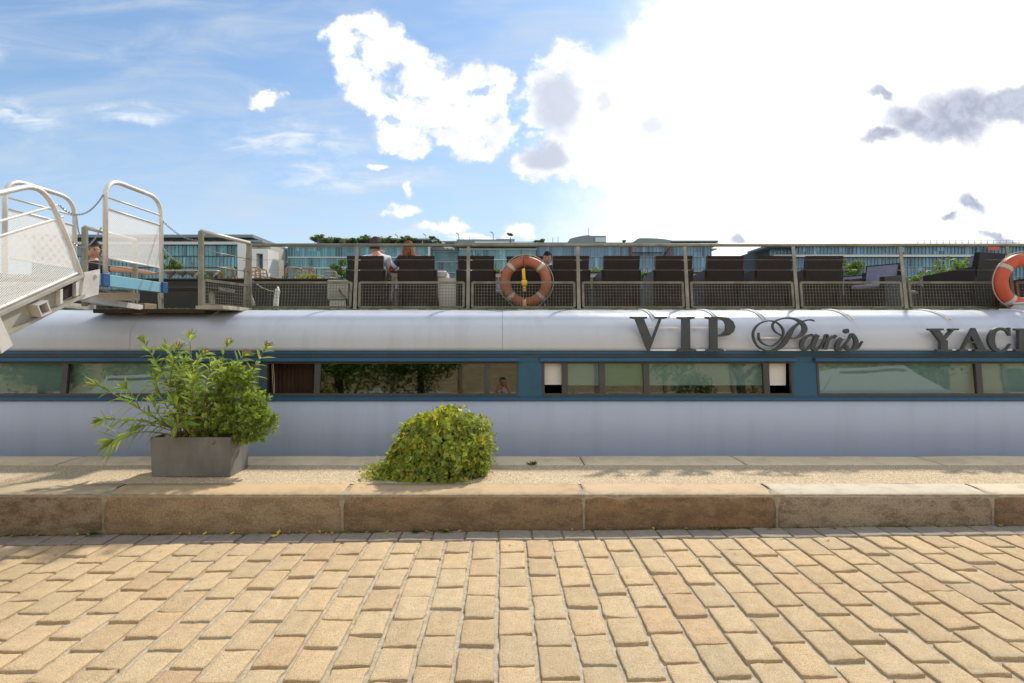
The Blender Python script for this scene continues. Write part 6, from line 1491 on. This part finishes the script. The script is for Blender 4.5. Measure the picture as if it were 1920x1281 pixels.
for _ in range(5200):
    x = mr2.choice([mr2.uniform(-5.4, 5.6), mr2.gauss(-3.3, .3), mr2.gauss(-.8, .35), mr2.gauss(1.6, .4)]); y = KERB_Y - abs(mr2.gauss(0, .012)); r_ = mr2.uniform(.003, .007); h = mr2.uniform(.005, .022) if noise.noise(Vector((x * 3, 0, 0))) > -.1 else .004; a = mr2.uniform(0, 3.14)
    i_ = [ms_.vert((x + r_ * math.cos(a), y + r_ * math.sin(a), gz(x) + .004)), ms_.vert((x - r_ * math.cos(a), y - r_ * math.sin(a), gz(x) + .004)), ms_.vert((x, y, gz(x) + .006 + h))]; ms_.face(i_)
tag(ms_.build('moss', mat('kerb_moss', (.10, .12, .03), .95, c2=(.16, .11, .04), vscale=5)), kind='stuff', label='moss and grime along the joint at the foot of the kerb')

# ------------------------------------------------------------------ the quayside behind the camera, seen in the window reflections
w_ = empty('quayside_house', (0, -18, 0), label='long cream house behind the quay, seen mirrored in the cabin windows', cat='house')
b = MB(); b.box((-46, -5, 0), (46, 0, 5.2)); b.build('wall', mat('cream_render', (.60, .49, .27), .85, var=.1, vscale=.3), w_)
b = MB(); b.box((-46.5, -5.5, 5.2), (46.5, .5, 5.8)); b.build('roof', m_dgrey, w_)
for k in (0, 1, 2, 3, 14, 15, 16, 17, 18): b = MB(); b.box((-44 + k * 4.5, .003, 1.2), (-42.4 + k * 4.5, .04, 4)); b.build('window', m_core, w_)
b = MB(); b.box((-46, .003, 2.62), (46, .06, 2.72)); b.build('string_course', m_bandw, w_)
b = MB(); b.box((-46, .003, 2.73), (46, .02, 5.18)); b.build('upper_wall', mat('timber_cladding', (.50, .40, .23), .8, c2=(.36, .29, .17), vscale=1.5, stretch=(1, 1, 6)), w_)
for k in range(24): b = MB(); b.box((-44.2 + k * 3.8, .02, 0), (-44.02 + k * 3.8, .12, 5.2)); b.build('pilaster', mat('pilaster_brown', (.22, .18, .12), .8), w_)
for i, (x, y) in enumerate(((-6.3, -8.5), (-12, -9), (-3.6, -11.5), (9.5, -9.5), (16, -9), (-18, -9))):
    tree('plane tree behind the quay, %s' % ['mirrored in the middle of the open window', 'second to the left', 'behind the photographer', 'first on the right', 'far right', 'far left'][i], (x, y, 0), 7.5, (2.6, 2.6, 2.3), 9000, .075, m_far, 90 + i, 'plane trees behind the quay', cz=3.9)
def car(x, y, c_, label):
    e = empty('parked_van', (x, y, gz(x)), label=label, cat='van', group='vans parked on the quay behind'); e.scale = (1.1, 1, 1.35)
    m = mat('car_paint_%d' % int(abs(x) * 10), c_, .25, coat=1.)
    prof = [(-2.1, .35), (-2.15, .75), (-1.95, .95), (-1.2, 1.02), (-.75, 1.42), (.7, 1.46), (1.45, 1.05), (2.05, .92), (2.15, .55), (2.1, .35)]
    b = MB(); b.smooth = True
    rows = [[b.vert((px_, yy_ * (1 - .12 * (pz > 1.1)), pz)) for px_, pz in prof] for yy_ in (-.82, -.76, .76, .82)]
    for A, B in zip(rows, rows[1:]):
        for j in range(len(prof) - 1): b.face([A[j], A[j + 1], B[j + 1], B[j]])
    b.smooth = False; b.face(rows[0]); b.face(rows[-1][::-1]); b.build('body', m, e)
    b = MB(); mg = mat('car_glass', (.03, .04, .05), .05)
    for s_ in (-1, 1): b.quad((-1.05, s_ * .765, 1.04), (1.3, s_ * .765, 1.06), (.68, s_ * .742, 1.40), (-.72, s_ * .742, 1.37))
    b.build('side_window', mg, e)
    for wx in (-1.35, 1.35):
        for s_ in (-1, 1):
            b = MB(); b.lathe([(.20, -.09), (.32, -.09), (.33, -.05), (.33, .05), (.32, .09), (.20, .09)], 22, Matrix.Translation((wx, s_ * .78, .33)) @ Matrix.Rotation(R(90), 4, 'X')); w0 = b.build('wheel', mat('tyre', (.02, .02, .02), .8), e)
            b = MB(); b.lathe([(.19, -.095), (.19, .095)], 18, Matrix.Translation((wx, s_ * .78, .33)) @ Matrix.Rotation(R(90), 4, 'X')); b.build('rim', m_alu, w0)
car(8.9, -1.6, (.45, .47, .50), 'silver van parked on the quay, mirrored in the right windows'); car(-8.6, -1.6, (.62, .63, .64), 'white van parked on the quay, mirrored in the left windows')
